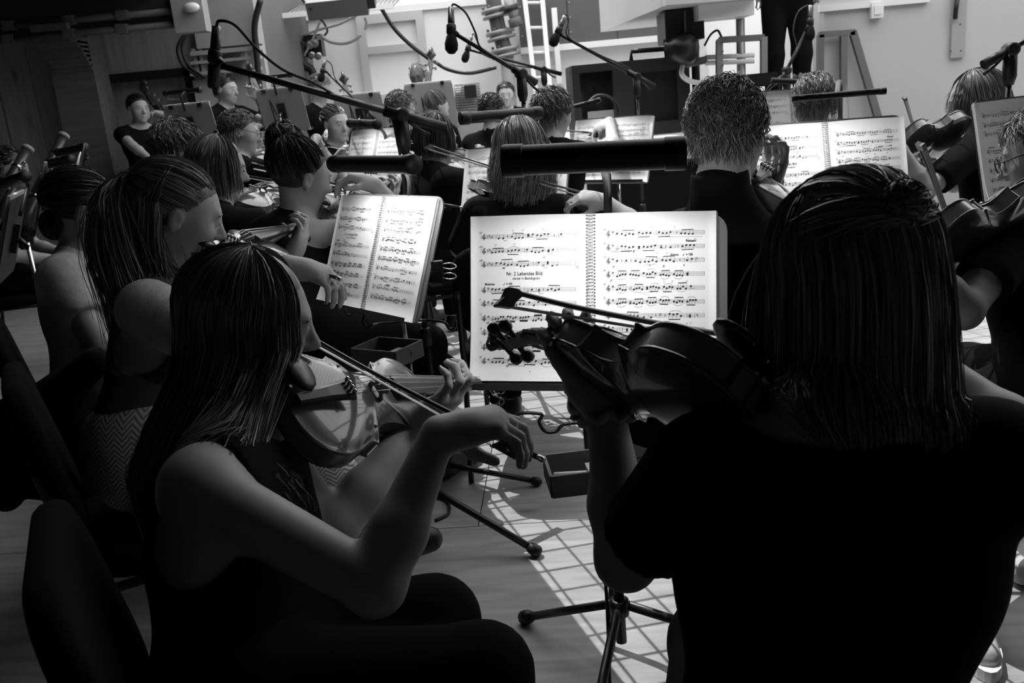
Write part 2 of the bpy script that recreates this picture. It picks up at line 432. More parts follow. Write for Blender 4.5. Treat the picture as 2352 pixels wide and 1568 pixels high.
mb = MB().bbox((Q(1272, 100, 10.7)[0], 10.66, Q(1276, 192, 10.7)[2]), (Q(1284, 100, 10.7)[0], 10.74, Q(1276, 18, 10.7)[2]))
mb.solo('upright_batten', M_white2, 'narrow white upright batten right of the ladder', 'batten')
t = thing('wall_brackets', 'pale wooden fixing boards behind the ladder foot', 'boards', Q(1255, 160, 10.8))
for x0, y0, x1, y1 in ((1222, 140, 1248, 165), (1262, 136, 1289, 150)): MB().bbox((Q(x0, y1, 10.8)[0], 10.78, Q(x0, y1, 10.8)[2]), (Q(x1, y0, 10.8)[0], 10.84, Q(x1, y0, 10.8)[2])).build('board', M_greyp, t)
# pipes
t = thing('riser_pipe', 'dark vertical pipe with bolted flanges on the back wall', 'pipe', Q(1160, 235, 10.6))
MB().tube(arc_pts([Q(1130, -25, 10.6), Q(1136, 20, 10.6), Q(1146, 70, 10.6), Q(1160, 118, 10.6)], 6), .085, 14).build('upper_pipe', M_steel, t)
for x, y in ((1139, 27), (1150, 78), (1161, 118)):
    fo = MB().lathe([(.02, -.04), (.165, -.04), (.165, .0), (.13, .0), (.13, .03), (.165, .03), (.165, .06), (.02, .06)], Q(x, y, 10.6), (0.15, 0, -1), 18).build('flange', M_grey, t)
    for k in range(6):
        an = k*math.pi/3; MB().ball(Q(x, y, 10.6)+V(math.cos(an)*.14, math.sin(an)*.14, .045), .018, 6).build('bolt', M_steel, fo)
_p = Q(1172, 240, 10.6); MB().tube([Q(1164, 124, 10.6), _p, (_p[0], _p[1], 0)], .075, 14).build('lower_pipe', M_concrete, t)
t = thing('hose_coupling', 'short dark hose coupling hanging beside the flanged pipe', 'valve', Q(1186, 62, 10.4))
MB().tube([Q(1166, -10, 10.4), Q(1172, 18, 10.4), Q(1183, 44, 10.4)], [.05, .06, .05], 12).build('body', M_grey, t)
MB().lathe([(.05, 0), (.075, .01), (.08, .09), (.06, .1), (.055, .04)], Q(1180, 40, 10.4), Q(1188, 62, 10.4)-Q(1180, 40, 10.4), 14).build('nozzle', M_steel, t)
MB().lathe([(.05, 0), (.085, .0), (.085, .06), (.05, .06)], Q(1171, 14, 10.4), Q(1188, 62, 10.4)-Q(1180, 40, 10.4), 12).build('collar', M_black, t)
# wire tray and heater panel over the wall top
t = thing('wire_tray', 'wire mesh cable tray hung high on the back wall', 'tray', Q(780, 40, 9.9))
p0, p1 = Q(646, 36, 9.7), Q(905, 18, 9.7)
for k in range(9):
    yy = 9.7+k*.11; MB().tube([(p0[0], yy, p0[2]+.02*k), (p1[0], yy, p0[2]+.02*k)], .012, 5).build('wire', M_grey, t)
for k in range(27):
    x = p0[0]+(p1[0]-p0[0])*k/26; MB().tube([(x, 9.68, p0[2]), (x, 10.6, p0[2]+.18)], .009, 5).build('wire', M_grey, t)
MB().bbox((p0[0]-.03, 9.66, p0[2]-.03), (p1[0], 9.69, p0[2]+.02)).build('rim', M_white2, t)
t = thing('heater_panel', 'dark grey radiant heater box hung above the wire tray', 'heater', Q(775, 38, 9.2))
R_ = frame(Q(840, 15, 9.3)-Q(714, 28, 9.3), V(0, -.5, 1)); MB().box(Q(776, 12, 9.2), (.58, .2, .17), R_).build('housing', M_steel, t)
MB().box(Q(845, -3, 9.2), (.14, .2, .12), R_).build('end_box', M_black, t)
MB().tube(arc_pts([Q(690, -6, 9.1), Q(705, 12, 9.1), Q(716, 22, 9.1)], 5), .012, 6).build('bracket', M_black, t)
# electrical box + cables
t = thing('junction_box', 'black electrical junction box with sockets and coiled cables', 'box', Q(722, 150, 10.5))
MB().bbox((Q(700, 100, 10.55)[0], 10.5, Q(720, 130, 10.55)[2]), (Q(740, 100, 10.55)[0], 10.7, Q(720, 80, 10.55)[2])).build('housing', M_black, t)
for k, (x, y) in enumerate(((717, 122), (732, 124), (724, 96), (712, 100))):
    MB().lathe([(.02, 0), (.04, .0), (.04, .07), (.02, .07)], Q(x, y, 10.5), (0, -1, -.5), 10).build('socket', M_chrome if k < 2 else M_grey, t)
MB().box(Q(733, 86, 10.49), (.06, .01, .05)).build('label_plate', M_paper2, t)
cb = [([(694, 95), (690, 125), (700, 150), (715, 160), (722, 190), (727, 240)], .05, 'black', 'thick bundle of black cables dropping below the junction box'),
      ([(745, 82), (752, 70), (742, 50), (735, 45)], .011, 'black', 'thin black cable loop above the junction box'),
      ([(738, 84), (760, 97), (790, 100), (815, 92), (830, 80)], .016, 'grey', 'grey cable drooping from junction box to wall frame'),
      ([(700, 80), (740, 66), (780, 55), (825, 32)], .014, 'grey', 'grey cable rising from junction box to wall top'),
      ([(643, 50), (648, 100), (665, 130), (710, 158)], .02, 'black', 'black cable hanging at left end of back wall'),
      ([(655, 118), (670, 140), (712, 164)], .016, 'black', 'second black cable joining the bundle below junction box'),
      ([(838, 40), (842, 55), (838, 68)], .014, 'grey', 'short dark cable at the wall frame corner'),
      ([(600, 165), (650, 178), (690, 172), (712, 155)], .012, 'grey', 'thin cable sagging across left end of back wall'),
      ([(875, 18), (905, 65), (945, 105), (985, 135)], .022, 'black', 'black cable slanting down across the wall frame'),
      ([(995, 140), (1030, 160), (1080, 168), (1140, 155)], .02, 'black', 'black cable sagging towards the flanged pipe'),
      ([(1000, 145), (1050, 163), (1100, 166), (1142, 150)], .013, 'grey', 'grey cable sagging alongside the black one to the pipe'),
      ([(735, 48), (725, 75), (700, 125), (690, 138)], .014, 'grey', 'light grey cable crossing the junction box')]
for pts, r, c, lb in cb: cable('wall_cable', [Q(x, y, 10.45) for x, y in pts], r, lb, M_black if c == 'black' else M_concrete, group='cables on the back wall')
# wainscot ledge at the back
MB().bbox((Q(1045, 222, 10.8)[0]-1.9, 10.6, Q(880, 226, 10.8)[2]-.06), (Q(1060, 212, 10.8)[0], YB-.003, Q(880, 222, 10.8)[2]+.02)).solo('wall_ledge', M_white2, 'white ledge along the foot of the back wall', 'ledge')
# open sky grille whose shadow falls on the floor
OFF = SUN_AZ*(ZC+.03)/math.tan(SUN_EL)
mb = MB(); da = nrm(V(.302, -.953, 0)); dx = nrm(V(.107, .016, 0)); o0 = V(-.066, 2.68, 0)-V(OFF[0], OFF[1], -ZC-.03)
sx, sy = .107, .118
for k in range(0, 34):
    a = o0+dx*sx*k-da*2.6; b = o0+dx*sx*k+da*1.25; mb.bar(a, b, .0075, .0075)
for k in range(-21, 11):
    a = o0+da*sy*k-dx*.12; b = o0+da*sy*k+dx*sx*34; mb.bar(a, b, .0075, .0075)
mb.solo('roof_grille', M_grey, 'wire safety grille across the open roof', 'grille')
# right wall fittings
pz0, pz1 = Q(1950, 22, WRY)[2], Q(1950, 6, WRY)[2]
tr = MB().bbox((XRW, WRY-.04, pz0), (Q(2130, 0, WRY)[0], WRY-.002, pz1)).solo('top_trim', M_white2, 'pale trim strip along the top of the right wall', 'trim')
MB().bbox((XRW-.0, WRY-.03, 0), (XRW+.035, WRY-.002, pz0)).solo('corner_trim', M_greyp, 'pale upright trim at the right wall corner', 'trim')
t = thing('wall_socket', 'small white socket box mounted on the right wall', 'socket', Q(2012, 40, WRY))
c = Q(2012, 24, WRY-.03); MB().box(c, (.085, .06, .105)).build('housing', M_white2, t); MB().box(c+V(0, -.034, 0), (.05, .01, .06)).build('flap', M_paper, t)
t = thing('wall_plank', 'upright grey plank screwed to the right wall', 'plank', Q(2198, 133, WRY))
MB().bbox((Q(2182, 60, WRY)[0], WRY-.03, Q(2198, 132, WRY)[2]), (Q(2214, 60, WRY)[0], WRY-.002, ZC-.5)).build('plank', M_paper2, t)
for x, y in ((2184, 117), (2207, 116), (2206, 55)): MB().ball(Q(x, y, WRY-.03), .007, 6).build('screw', M_steel, t)
mb = MB(); mb.tube([Q(2200, -10, WRY-.05), Q(2196, 20, WRY-.05), Q(2194, 44, WRY-.05)], .016, 8); mb.build('hook', M_black, t)
t = thing('easel_frame', 'grey metal easel-like frame leaning on the right wall', 'frame', Q(1945, 300, WRY-.05))
def eb(n, x0, y0, x1, y1, w): MB().bar(Q(x0, y0, WRY-.06), Q(x1, y1, WRY-.06), w, .04, (0, 1, 0)).build(n, M_ez, t)
M_ez = mat('easel_grey', .16, .5)
eb('upright', 1884, 80, 1883, 330, .045); eb('upright', 1937, 82, 1937, 330, .045); eb('top_bar', 1880, 80, 1962, 74, .04); eb('slanted_leg', 1958, 72, 2025, 300, .05)
# riser with the cabinet
rz = Q(1500, 316, 6.3)[2]
rx0, rx1 = Q(1290, 330, 6.3)[0], Q(1668, 330, 6.3)[0]
t = thing('stage_riser', 'low riser with white edge and black front under the cabinet', 'riser', ((rx0+rx1)/2, 6.9, 0))
MB().bbox((rx0, 6.25, rz-.16), (rx1, 8.4, rz)).build('deck', M_white2, t)
MB().bbox((rx0+.35, 6.3, 0), (rx1, 8.3, rz-.162)).build('skirt', M_cloth2, t)
# black double cabinet
cz0, cz1 = rz+.002, Q(1440, 140, 6.7)[2]
cx0, cx1 = Q(1319, 230, 6.6)[0], Q(1590, 230, 6.6)[0]
t = thing('cabinet', 'large black cabinet with two framed front panels', 'cabinet', ((cx0+cx1)/2, 6.9, cz0))
mb = MB(); W = cx1-cx0
mb.bbox((cx0, 6.75, cz0), (cx1, 7.2, cz1))
mb.build('body', M_desk, t)
def frm(x0, x1, z0, z1, s):
    mb = MB()
    mb.bbox((x0, 6.66, z0), (x0+s, 6.748, z1)); mb.bbox((x1-s, 6.66, z0), (x1, 6.748, z1)); mb.bbox((x0+s, 6.66, z1-s), (x1-s, 6.748, z1)); mb.bbox((x0+s, 6.66, z0), (x1-s, 6.748, z0+s))
    return mb
mcab = mat('cabinet_front', .022, .4)
frm(cx0, cx0+W*.41, cz0, cz1, .055).build('door_frame', mcab, t)
frm(cx0+W*.41, cx1, cz0, cz1, .09).build('door_frame', mcab, t)
MB().bbox((cx0+.055, 6.735, cz0+.055), (cx0+W*.41-.055, 6.747, cz1-.055)).build('glass_panel', mat('dark_glass', .012, .06), t)
MB().bbox((cx0+W*.41+.09, 6.735, cz0+.09), (cx1-.09, 6.747, cz1-.09)).build('fabric_panel', mat('speaker_cloth', .012, .8), t)
MB().bbox((cx0+.10, 6.70, cz0+.08), (cx0+.30, 6.733, cz0+.20)).build('paper_note', M_paper2, t)
# thin frame on top of cabinet
MB().tube([Q(1450, 142, 6.9), Q(1450, 118, 6.9), Q(1530, 112, 6.9), Q(1530, 136, 6.9)], .018, 6).solo('cabinet_rail', M_black, 'thin black rail standing on top of the cabinet', 'rail')
# conductor's podium
pdz = Q(1780, 262, 6.75)[2]
pd = thing('podium', 'tall black conductor podium behind the strings', 'podium', (Q(1790, 200, 6.4)[0], 6.4, 0))
px0, px1 = Q(1722, 200, 6.1)[0], XRW-.03
MB().bbox((px0, 6.02, 0), (px1, 6.76, .93)).build('base', M_cloth2, pd)
MB().bbox((px0-.02, 6.0, .931), (px1, 6.77, .97)).build('deck', M_desk, pd)
# white slab desk above the cabinet
t = thing('raised_desk', 'big white slab desk raised high in front of the podium', 'desk', P(1580, 150, 6.2))
q = [P(1378, 42, 7.6), P(1530, 12, 5.6), P(1736, 12, 5.7), P(1690, -6, 7.4)]; zz = q[1][2]
mb = MB(); fp = [(p[0], p[1]) for p in q]
mb.add([(x, y, zz) for x, y in fp]+[(x, y, zz+.34) for x, y in fp], [(3, 2, 1, 0), (4, 5, 6, 7), (0, 1, 5, 4), (1, 2, 6, 5), (2, 3, 7, 6), (3, 0, 4, 7)])
mb.build('slab', M_greyp, t)
lo = P(1660, 40, 5.9); MB().box((lo[0], lo[1]+.05, zz-.046), (.36, .3, .09)).build('cross_beam', M_white2, t)
_a = P(1594, 45, 6.4); MB().tube([(_a[0], _a[1], zz), (_a[0], _a[1], rz)], .03, 8).build('leg', M_black, t)
_a = P(1700, 40, 6.1); MB().tube([(_a[0], _a[1], zz), (_a[0], _a[1], 0)], .03, 8).build('leg', M_grey, t)
t = thing('projector', 'black box projector hanging under the white slab desk', 'projector', P(1560, 92, 6.1))
c = P(1562, 60, 6.1); MB().box((c[0], c[1], c[2]-.005), (.26, .3, .19)).build('housing', M_black, t)
MB().box(c+V(-.0, -.16, .0), (.012, .02, .17)).build('seam_strip', M_steel, t)
MB().lathe([(.05, -.1), (.1, -.09), (.1, .05), (.07, .08)], P(1570, 112, 6.0), (.7, -.7, 0), 16).build('lens_barrel', M_black, t)
MB().box(P(1548, 96, 6.1), (.18, .2, .03)).build('bracket', M_black, t)
t = thing('equipment_frame', 'grey bolted square frame beside the projector', 'frame', P(1700, 180, 6.0))
A = [P(1652, 92, 6.0), P(1754, 86, 6.0), P(1754, 172, 6.0), P(1652, 176, 6.0)]
for i, (a, b) in enumerate(((0, 1), (1, 2), (0, 3))): MB().bar(A[a], A[b], .04, .045, (0, 1, 0)).build('frame_bar', M_ez, t)
for x, y in ((1660, 97), (1746, 92), (1660, 118), (1748, 112), (1660, 150)): MB().ball(P(x, y, 5.96), .008, 6).build('bolt', M_steel, t)
t = thing('fluorescent_lamp', 'pair of white tubes clamped behind the square frame', 'lamp', P(1675, 150, 6.15))
for y in (132, 145): MB().tube([P(1620, y, 6.15), P(1732, y-5, 6.15)], .017, 8).build('tube', M_white2, t)
MB().tube([P(1575, 148, 6.15), P(1622, 137, 6.15)], .026, 8).build('clamp', M_steel, t)
cable('hose', [P(1568, 150, 6.1), P(1566, 170, 6.1), P(1580, 184, 6.1), P(1605, 190, 6.1), P(1632, 188, 6.1)], .018, 'white curved hose hanging below the lamp tubes', M_white2)
cable('arched_cable', [P(1618, 105, 6.2), P(1632, 80, 6.2), P(1648, 70, 6.2), P(1657, 85, 6.2)], .008, 'thin black cable arching above the lamp tubes')
t = thing('monitor', 'low black monitor on the conductor desk behind the man', 'monitor', P(1710, 205, 5.9))
c = P(1708, 187, 5.9); MB().box(c, (.44, .05, .085)).build('bezel', M_black, t); MB().box(c+V(0, -.027, 0), (.41, .006, .062)).build('screen', mat('dark_screen', .02, .1), t)
MB().tube([c+V(0, .03, -.03), V(c[0], c[1]+.03, .0)], .02, 8).build('stand', M_black, t)
# basket with chequered cloth at the back, fabric panel
t = thing('wire_basket', 'pale wire guard with a black sign by the back wall', 'basket', Q(1075, 260, 10.2))
x0, x1 = Q(1046, 215, 10.2)[0], Q(1103, 215, 10.2)[0]; z0, z1 = Q(1075, 250, 10.2)[2], Q(1075, 193, 10.2)[2]
for k in range(13): MB().tube([(x0+(x1-x0)*k/12, 10.2, z0), (x0+(x1-x0)*k/12, 10.2, z1)], .006, 4).build('upright_wire', M_grey, t)
for k in range(11): MB().tube([(x0, 10.195, z0+(z1-z0)*k/10), (x1, 10.195, z0+(z1-z0)*k/10)], .006, 4).build('cross_wire', M_grey, t)
MB().bbox((x0, 10.24, 0), (x1, 10.5, z1-.02)).build('heater_body', M_concrete, t)
MB().bbox((Q(1046, 0, 10.1)[0], 10.12, Q(1060, 228, 10.1)[2]), (Q(1074, 0, 10.1)[0], 10.14, Q(1060, 197, 10.1)[2])).build('sign', M_black, t)
for k in range(3): MB().box(Q(1052, 201+k*5, 10.11), (.07-.01*k, .006, .012)).build('sign_print', M_paper, t)
# ------------------------------------------------------------------ smooth solid modelling for bodies (one continuous mesh each)
def pc(a, b, ra, rb=None, k=.02, n=None, s=1.0, flat=False, op='+'): return ('c', np.array(a, float), np.array(b, float), ra, ra if rb is None else rb, k, n, s, flat, op)
def pe(c, r, R=None, k=.02, op='+'): return ('e', np.array(c, float), np.array(r, float), R, k, op)
def _bounds(p, inf):
    if p[0] == 'c':
        r = max(p[3], p[4])+inf; return np.minimum(p[1], p[2])-r, np.maximum(p[1], p[2])+r
    if p[0] == 'e':
        r = (np.abs(p[3])@p[2] if p[3] is not None else p[2])+inf; return p[1]-r, p[1]+r
def sdf_mesh(name, prims, res, inf=0.0, clips=()):
    adds = [p for p in prims if p[-1] == '+']
    lo = np.min([_bounds(p, inf)[0] for p in adds], 0)-3*res; hi = np.max([_bounds(p, inf)[1] for p in adds], 0)+3*res
    n = np.ceil((hi-lo)/res).astype(int)+1
    D = np.full(n, 1.0, np.float32)
    ax = [lo[i]+res*np.arange(n[i]) for i in range(3)]
    for p in prims:
        k = p[5] if p[0] == 'c' else p[4]
        b0, b1 = _bounds(p, inf+max(k, 3*res))
        i0 = np.clip(np.floor((b0-lo)/res).astype(int), 0, n-1); i1 = np.clip(np.ceil((b1-lo)/res).astype(int)+1, 1, n)
        if np.any(i1 <= i0): continue
        X = ax[0][i0[0]:i1[0]][:, None, None].astype(np.float32); Y = ax[1][i0[1]:i1[1]][None, :, None].astype(np.float32); Z = ax[2][i0[2]:i1[2]][None, None, :].astype(np.float32)
        if p[0] == 'c':
            _, a, b, ra, rb, k, nn, s, flat, op = p
            px, py, pz = X-a[0], Y-a[1], Z-a[2]; ba = b-a; L2 = max(ba@ba, 1e-9); L = math.sqrt(L2)
            if nn is not None:
                dn = (px*nn[0]+py*nn[1]+pz*nn[2])*(1/s-1); px, py, pz = px+dn*nn[0], py+dn*nn[1], pz+dn*nn[2]
            tt = (px*ba[0]+py*ba[1]+pz*ba[2])/L2; t = np.clip(tt, 0, 1)
            d = np.sqrt((px-t*ba[0])**2+(py-t*ba[1])**2+(pz-t*ba[2])**2)-(ra+(rb-ra)*t)-inf
            if nn is not None: d = d*min(1, .5+.5*s)
            if flat: d = np.maximum(d, np.maximum((tt-1)*L, -tt*L-max(ra, rb)))
        else:
            _, c, r, R, k, op = p
            px, py, pz = X-c[0], Y-c[1], Z-c[2]
            if R is not None:
                px, py, pz = (px*R[0, j]+py*R[1, j]+pz*R[2, j] for j in range(3))
            rr = r+inf
            k0 = np.sqrt((px/rr[0])**2+(py/rr[1])**2+(pz/rr[2])**2); k1 = np.sqrt((px/rr[0]**2)**2+(py/rr[1]**2)**2+(pz/rr[2]**2)**2)
            d = k0*(k0-1)/np.maximum(k1, 1e-6)
        S = D[i0[0]:i1[0], i0[1]:i1[1], i0[2]:i1[2]]
        if op == '+':
            h = np.maximum(k-np.abs(S-d), 0)/max(k, 1e-6); S[...] = np.minimum(S, d)-h*h*k*.25
        else:
            d = -d; h = np.maximum(k-np.abs(S-d), 0)/max(k, 1e-6); S[...] = np.maximum(S, d)+h*h*k*.25
    for o, nn in clips:                                        # keep the side the normal points away from
        pl = (ax[0]-o[0])[:, None, None]*nn[0]+(ax[1]-o[1])[None, :, None]*nn[1]+(ax[2]-o[2])[None, None, :]*nn[2]
        np.maximum(D, pl.astype(np.float32), out=D)
    return nets(name, D, lo, res)
def nets(name, D, lo, res):
    I = D < 0
    cnt = np.zeros(tuple(q-1 for q in D.shape), np.uint8)
    sl = [(slice(0, -1), slice(1, None))]*3
    cor = [(i, j, k) for i in (0, 1) for j in (0, 1) for k in (0, 1)]
    for i, j, k in cor: cnt += I[sl[0][i], sl[1][j], sl[2][k]]
    act = (cnt > 0) & (cnt < 8)
    ids = np.argwhere(act); idx = np.full(act.shape, -1, np.int32); idx[act] = np.arange(len(ids))
    val = np.stack([D[ids[:, 0]+i, ids[:, 1]+j, ids[:, 2]+k] for i, j, k in cor], 1)
    acc = np.zeros((len(ids), 3)); num = np.zeros(len(ids))
    for a in range(8):
        for b in range(a+1, 8):
            ca, cb = np.array(cor[a]), np.array(cor[b])
            if np.abs(ca-cb).sum() != 1: continue
            m = (val[:, a] < 0) != (val[:, b] < 0)
            t = val[m, a]/(val[m, a]-val[m, b])
            acc[m] += ca+t[:, None]*(cb-ca); num[m] += 1
    vs = lo+res*(ids+acc/num[:, None])
    quads = []
    for axx in range(3):
        s0 = [slice(None)]*3; s1 = [slice(None)]*3; s0[axx] = slice(0, -1); s1[axx] = slice(1, None)
        A = I[tuple(s0)]; B = I[tuple(s1)]; e = np.argwhere(A != B); fl_ = A[tuple(e.T)]
        u, w = [(1, 2), (2, 0), (0, 1)][axx]
        ok = (e[:, u] > 0) & (e[:, w] > 0) & (e[:, u] < D.shape[u]-1) & (e[:, w] < D.shape[w]-1)
        e = e[ok]; fl_ = fl_[ok]
        q = []
        for du, dw in ((-1, -1), (0, -1), (0, 0), (-1, 0)):
            c = e.copy(); c[:, u] += du; c[:, w] += dw; q.append(idx[c[:, 0], c[:, 1], c[:, 2]])
        q = np.stack(q, 1); q[~fl_] = q[~fl_][:, ::-1]; quads.append(q)
    q = np.concatenate(quads)
    return np_mesh(name, vs, q, 4)
def np_mesh(name, vs, q, n):
    me = bpy.data.meshes.new(name)
    me.vertices.add(len(vs)); me.vertices.foreach_set('co', np.asarray(vs, np.float32).ravel())
    me.loops.add(len(q)*n); me.loops.foreach_set('vertex_index', np.asarray(q, np.int32).ravel())
    me.polygons.add(len(q)); me.polygons.foreach_set('loop_start', np.arange(0, len(q)*n, n, dtype=np.int32))
    me.polygons.foreach_set('use_smooth', np.ones(len(q), bool))
    me.update(calc_edges=True); me.validate()
    return me
def strand_geo(lines, r0, r1=None):                    # many hair strands (each m x 3) -> flat twisted ribbons
    V_, F_ = [], []; base = 0; rs = np.random.RandomState(9)
    for L in lines:
        L = np.asarray(L); m = len(L)
        t = np.gradient(L, axis=0); t /= np.maximum(np.linalg.norm(t, axis=1), 1e-9)[:, None]
        ref = V(.3, .2, .93); u = np.cross(t, ref); u /= np.maximum(np.linalg.norm(u, axis=1), 1e-6)[:, None]; w = np.cross(t, u)
        an = rs.uniform(0, math.pi); d = math.cos(an)*u+math.sin(an)*w
        rr = np.linspace(r0*1.25, r0*.45 if r1 is None else r1, m)[:, None]
        V_.append(np.stack([L+rr*d, L-rr*d], 1).reshape(-1, 3))
        i = np.arange(m-1)*2; F_.append(np.stack([i, i+1, i+3, i+2], 1)+base); base += m*2
    return np.concatenate(V_), np.concatenate(F_)
# ------------------------------------------------------------------ sheet music
PW, PH = .245, .335                     # one page
def page_pt(side, u, v, lift=0.0):      # u 0..1 from the left edge of the page, v 0..1 from the top; book space: x right, y up, z out of the page
    if side == 0: x = -PW*(1-u); s = 1-u
    else: x = PW*u; s = u
    z = .012*math.sin(min(1, s*1.15)*math.pi)*(.6) + .004 + (.018*max(0, s-.75)**2*16*max(0, v-.72)*3.2 if side == 0 else 0)
    return V(x, -v*PH, z+lift)
def page_mesh():
    mb = MB(); n, m = 14, 8
    for side in (0, 1):
        for lay, dz in ((0, 0.0), (1, -.004)):
            vs = [page_pt(side, i/n, j/m, dz) for j in range(m+1) for i in range(n+1)]
            fs = [(j*(n+1)+i, (j+1)*(n+1)+i, (j+1)*(n+1)+i+1, j*(n+1)+i+1) for j in range(m) for i in range(n)]
            if lay: fs = [f[::-1] for f in fs]
            mb.add(vs, fs, True)
        o = len(mb.v)-2*(n+1)*(m+1); N = (n+1)*(m+1)
        edge = [i for i in range(n+1)]+[(j+1)*(n+1)-1+(n+1)*0 for j in range(1, m+1)]+[m*(n+1)+n-i for i in range(1, n+1)]+[(m-j)*(n+1) for j in range(1, m+1)]
        for a, b in zip(edge[:-1], edge[1:]): mb.f.append((o+b, o+a, o+N+a, o+N+b)); mb.sm.append(False)
    return mb.mesh('pages')
class Print:
    def __init__(s): s.m = MB()
    def quad(s, side, u0, v0, u1, v1, w, L=.0009):        # thin line from (u0,v0) to (u1,v1) width w (fraction of page height)
        n = max(1, int(abs(u1-u0)*10)); du, dv = (u1-u0), (v1-v0); l = math.hypot(du*PW, dv*PH)
        nx, ny = -dv*PH/l, du*PW/l
        for i in range(n):
            a, b = i/n, (i+1)/n; q = []
            for t, sg in ((a, -1), (b, -1), (b, 1), (a, 1)):
                q.append(page_pt(side, u0+du*t+sg*nx*w*PH/2/PW, v0+dv*t+sg*ny*w/2, L))
            s.m.add(q, [(3, 2, 1, 0)])
    def poly(s, side, pts, w, L=.0009):
        for (a, b), (c, d) in zip(pts[:-1], pts[1:]): s.quad(side, a, b, c, d, w, L)
    def head(s, side, u, v, hollow=False, r=.0054, L=.0011):
        pts = []
        for k in range(8):
            a = 2*math.pi*k/8; x, y = math.cos(a)*1.25, math.sin(a)*.85; x, y = x*.94+y*.34, -x*.34+y*.94
            pts.append((u+x*r*PH/PW, v+y*r))
        if hollow: s.poly(side, pts+[pts[0]], .0015)
        else: s.m.add([page_pt(side, a, b, L) for a, b in pts], [tuple(range(7, -1, -1))])
    def arc(s, side, u0, v0, u1, v1, h, w=.0012):
        s.poly(side, [(u0+(u1-u0)*t, v0+(v1-v0)*t+h*4*t*(1-t)) for t in np.linspace(0, 1, 9)], w)
    def text(s, side, u, v, size, txt, shear=0, bold=0, center=False):
        c = bpy.data.curves.new('t', 'FONT'); c.body = txt; c.size = size*PH*1.35; c.shear = shear; c.offset = bold; c.resolution_u = 3
        if center: c.align_x = 'CENTER'
        o = bpy.data.objects.new('t', c); COL.objects.link(o); dg = bpy.context.evaluated_depsgraph_get(); me = bpy.data.meshes.new_from_object(o.evaluated_get(dg))
        vs = [page_pt(side, u+p.co.x*.86/PW, v-p.co.y/PH, .0011) for p in me.vertices]
        s.m.add(vs, [tuple(p.vertices) for p in me.polygons])
        bpy.data.objects.remove(o); bpy.data.curves.remove(c); bpy.data.meshes.remove(me)
ST = .0225                               # stave height in page heights
def stave(pr, side, u0, u1, v, seed, num, kind, flats=0):
    rnd = random.Random(seed); ls = ST/4
    for k in range(5): pr.quad(side, u0, v+k*ls, u1, v+k*ls, .0008)
    pr.quad(side, u1, v, u1, v+ST, .0012)
    pr.text(side, u0-.012, v-.008, .012, str(num), .3)
    # treble clef
    c = u0+.028; a = PH/PW
    pr.poly(side, [(c-.004, v+ST*1.35), (c+.004, v+ST*1.3), (c+.001, v+ST*.4), (c-.002, v-.1*ST), (c+.006, v-.38*ST), (c+.010, v-.1*ST), (c-.006, v+.4*ST), (c-.014, v+.72*ST), (c-.004, v+ST*1.02), (c+.014, v+ST*.9), (c+.013, v+ST*.62), (c+.002, v+ST*.55), (c-.004, v+ST*.72)], .0026)
    for k in range(flats):
        x = u0+.06+k*.014; y = v+ls*(2-k % 2*1.5+.3*k); pr.poly(side, [(x, y-.010), (x, y+.004), (x+.008, y), (x, y-.002)], .0013)
    if not flats:
        x = u0+.062
        for d in (0, .006): pr.quad(side, x+d, v-.006, x+d, v+.008, .0012)
        for d in (-.001, .004): pr.quad(side, x-.003, v+d, x+.010, v+d-.001, .0018)
    x = u0+.10; step = ls/2
    def note(x, p, hollow=False, stem=None, sl=.024):
        y = v+p*step; pr.head(side, x, y, hollow)
        for lg in range(9+1, int(p)+1):
            if lg % 2 == 0: pr.quad(side, x-.012, v+lg*step, x+.012, v+lg*step, .0008)
        if stem is None: stem = 1 if p > 4 else -1
        xs = x+stem*.0068
        if sl: pr.quad(side, xs, y, xs, y-stem*sl, .0009)
        return xs, y-stem*sl, stem
    while x < u1-.05:
        r = rnd.random()
        gap = (.022 if kind in ('run', 'eighth') else .03)
        if r < (.85 if kind in ('run', 'eighth') else .30):
            n = 4; base = rnd.choice([2, 3, 4, 5, 6, 7]); ps = [base+rnd.choice([-2, -1, 0, 1, 2]) for _ in range(n)]
            if x+n*gap > u1-.02: break
            up = 1 if (sum(ps)/n > 4) else -1; bv = (v+min(ps)*step-.021) if up > 0 else (v+max(ps)*step+.021)
            xs = []
            for i, p in enumerate(ps):
                y = v+p*step; xx = x+i*gap; pr.head(side, xx, y); q = xx+up*.0068; pr.quad(side, q, y, q, bv, .0009); xs.append(q)
            sl = rnd.choice([-.002, 0, .002])
            pr.quad(side, xs[0], bv, xs[-1], bv+sl, .0036)
            if kind == 'run': pr.quad(side, xs[0], bv+up*.0052, xs[-1], bv+sl+up*.0052, .0036)
            if kind == 'eighth' or rnd.random() < .3:
                e = v+(max(ps)*step+.011 if up > 0 else min(ps)*step-.011); pr.arc(side, x, e, x+(n-1)*gap, e, .008*up)
            x += n*gap+.018
        elif r < .48: # rest
            pr.poly(side, [(x-.003, v+.2*ST), (x+.003, v+.4*ST), (x-.003, v+.55*ST), (x+.003, v+.8*ST)], .0022); x += gap*1.2
        elif r < .58:
            pr.quad(side, x, v, x, v+ST, .0011); x += gap*.7
        else:
            p = rnd.randint(1, 9); note(x, p, rnd.random() < .2)
            if rnd.random() < .3: note(x, p-3 if p > 4 else p+3, sl=0)
            if rnd.random() < .15: pr.arc(side, x, v+p*step+.008, x+gap*1.3, v+p*step+.008, .007)
            x += gap*1.25
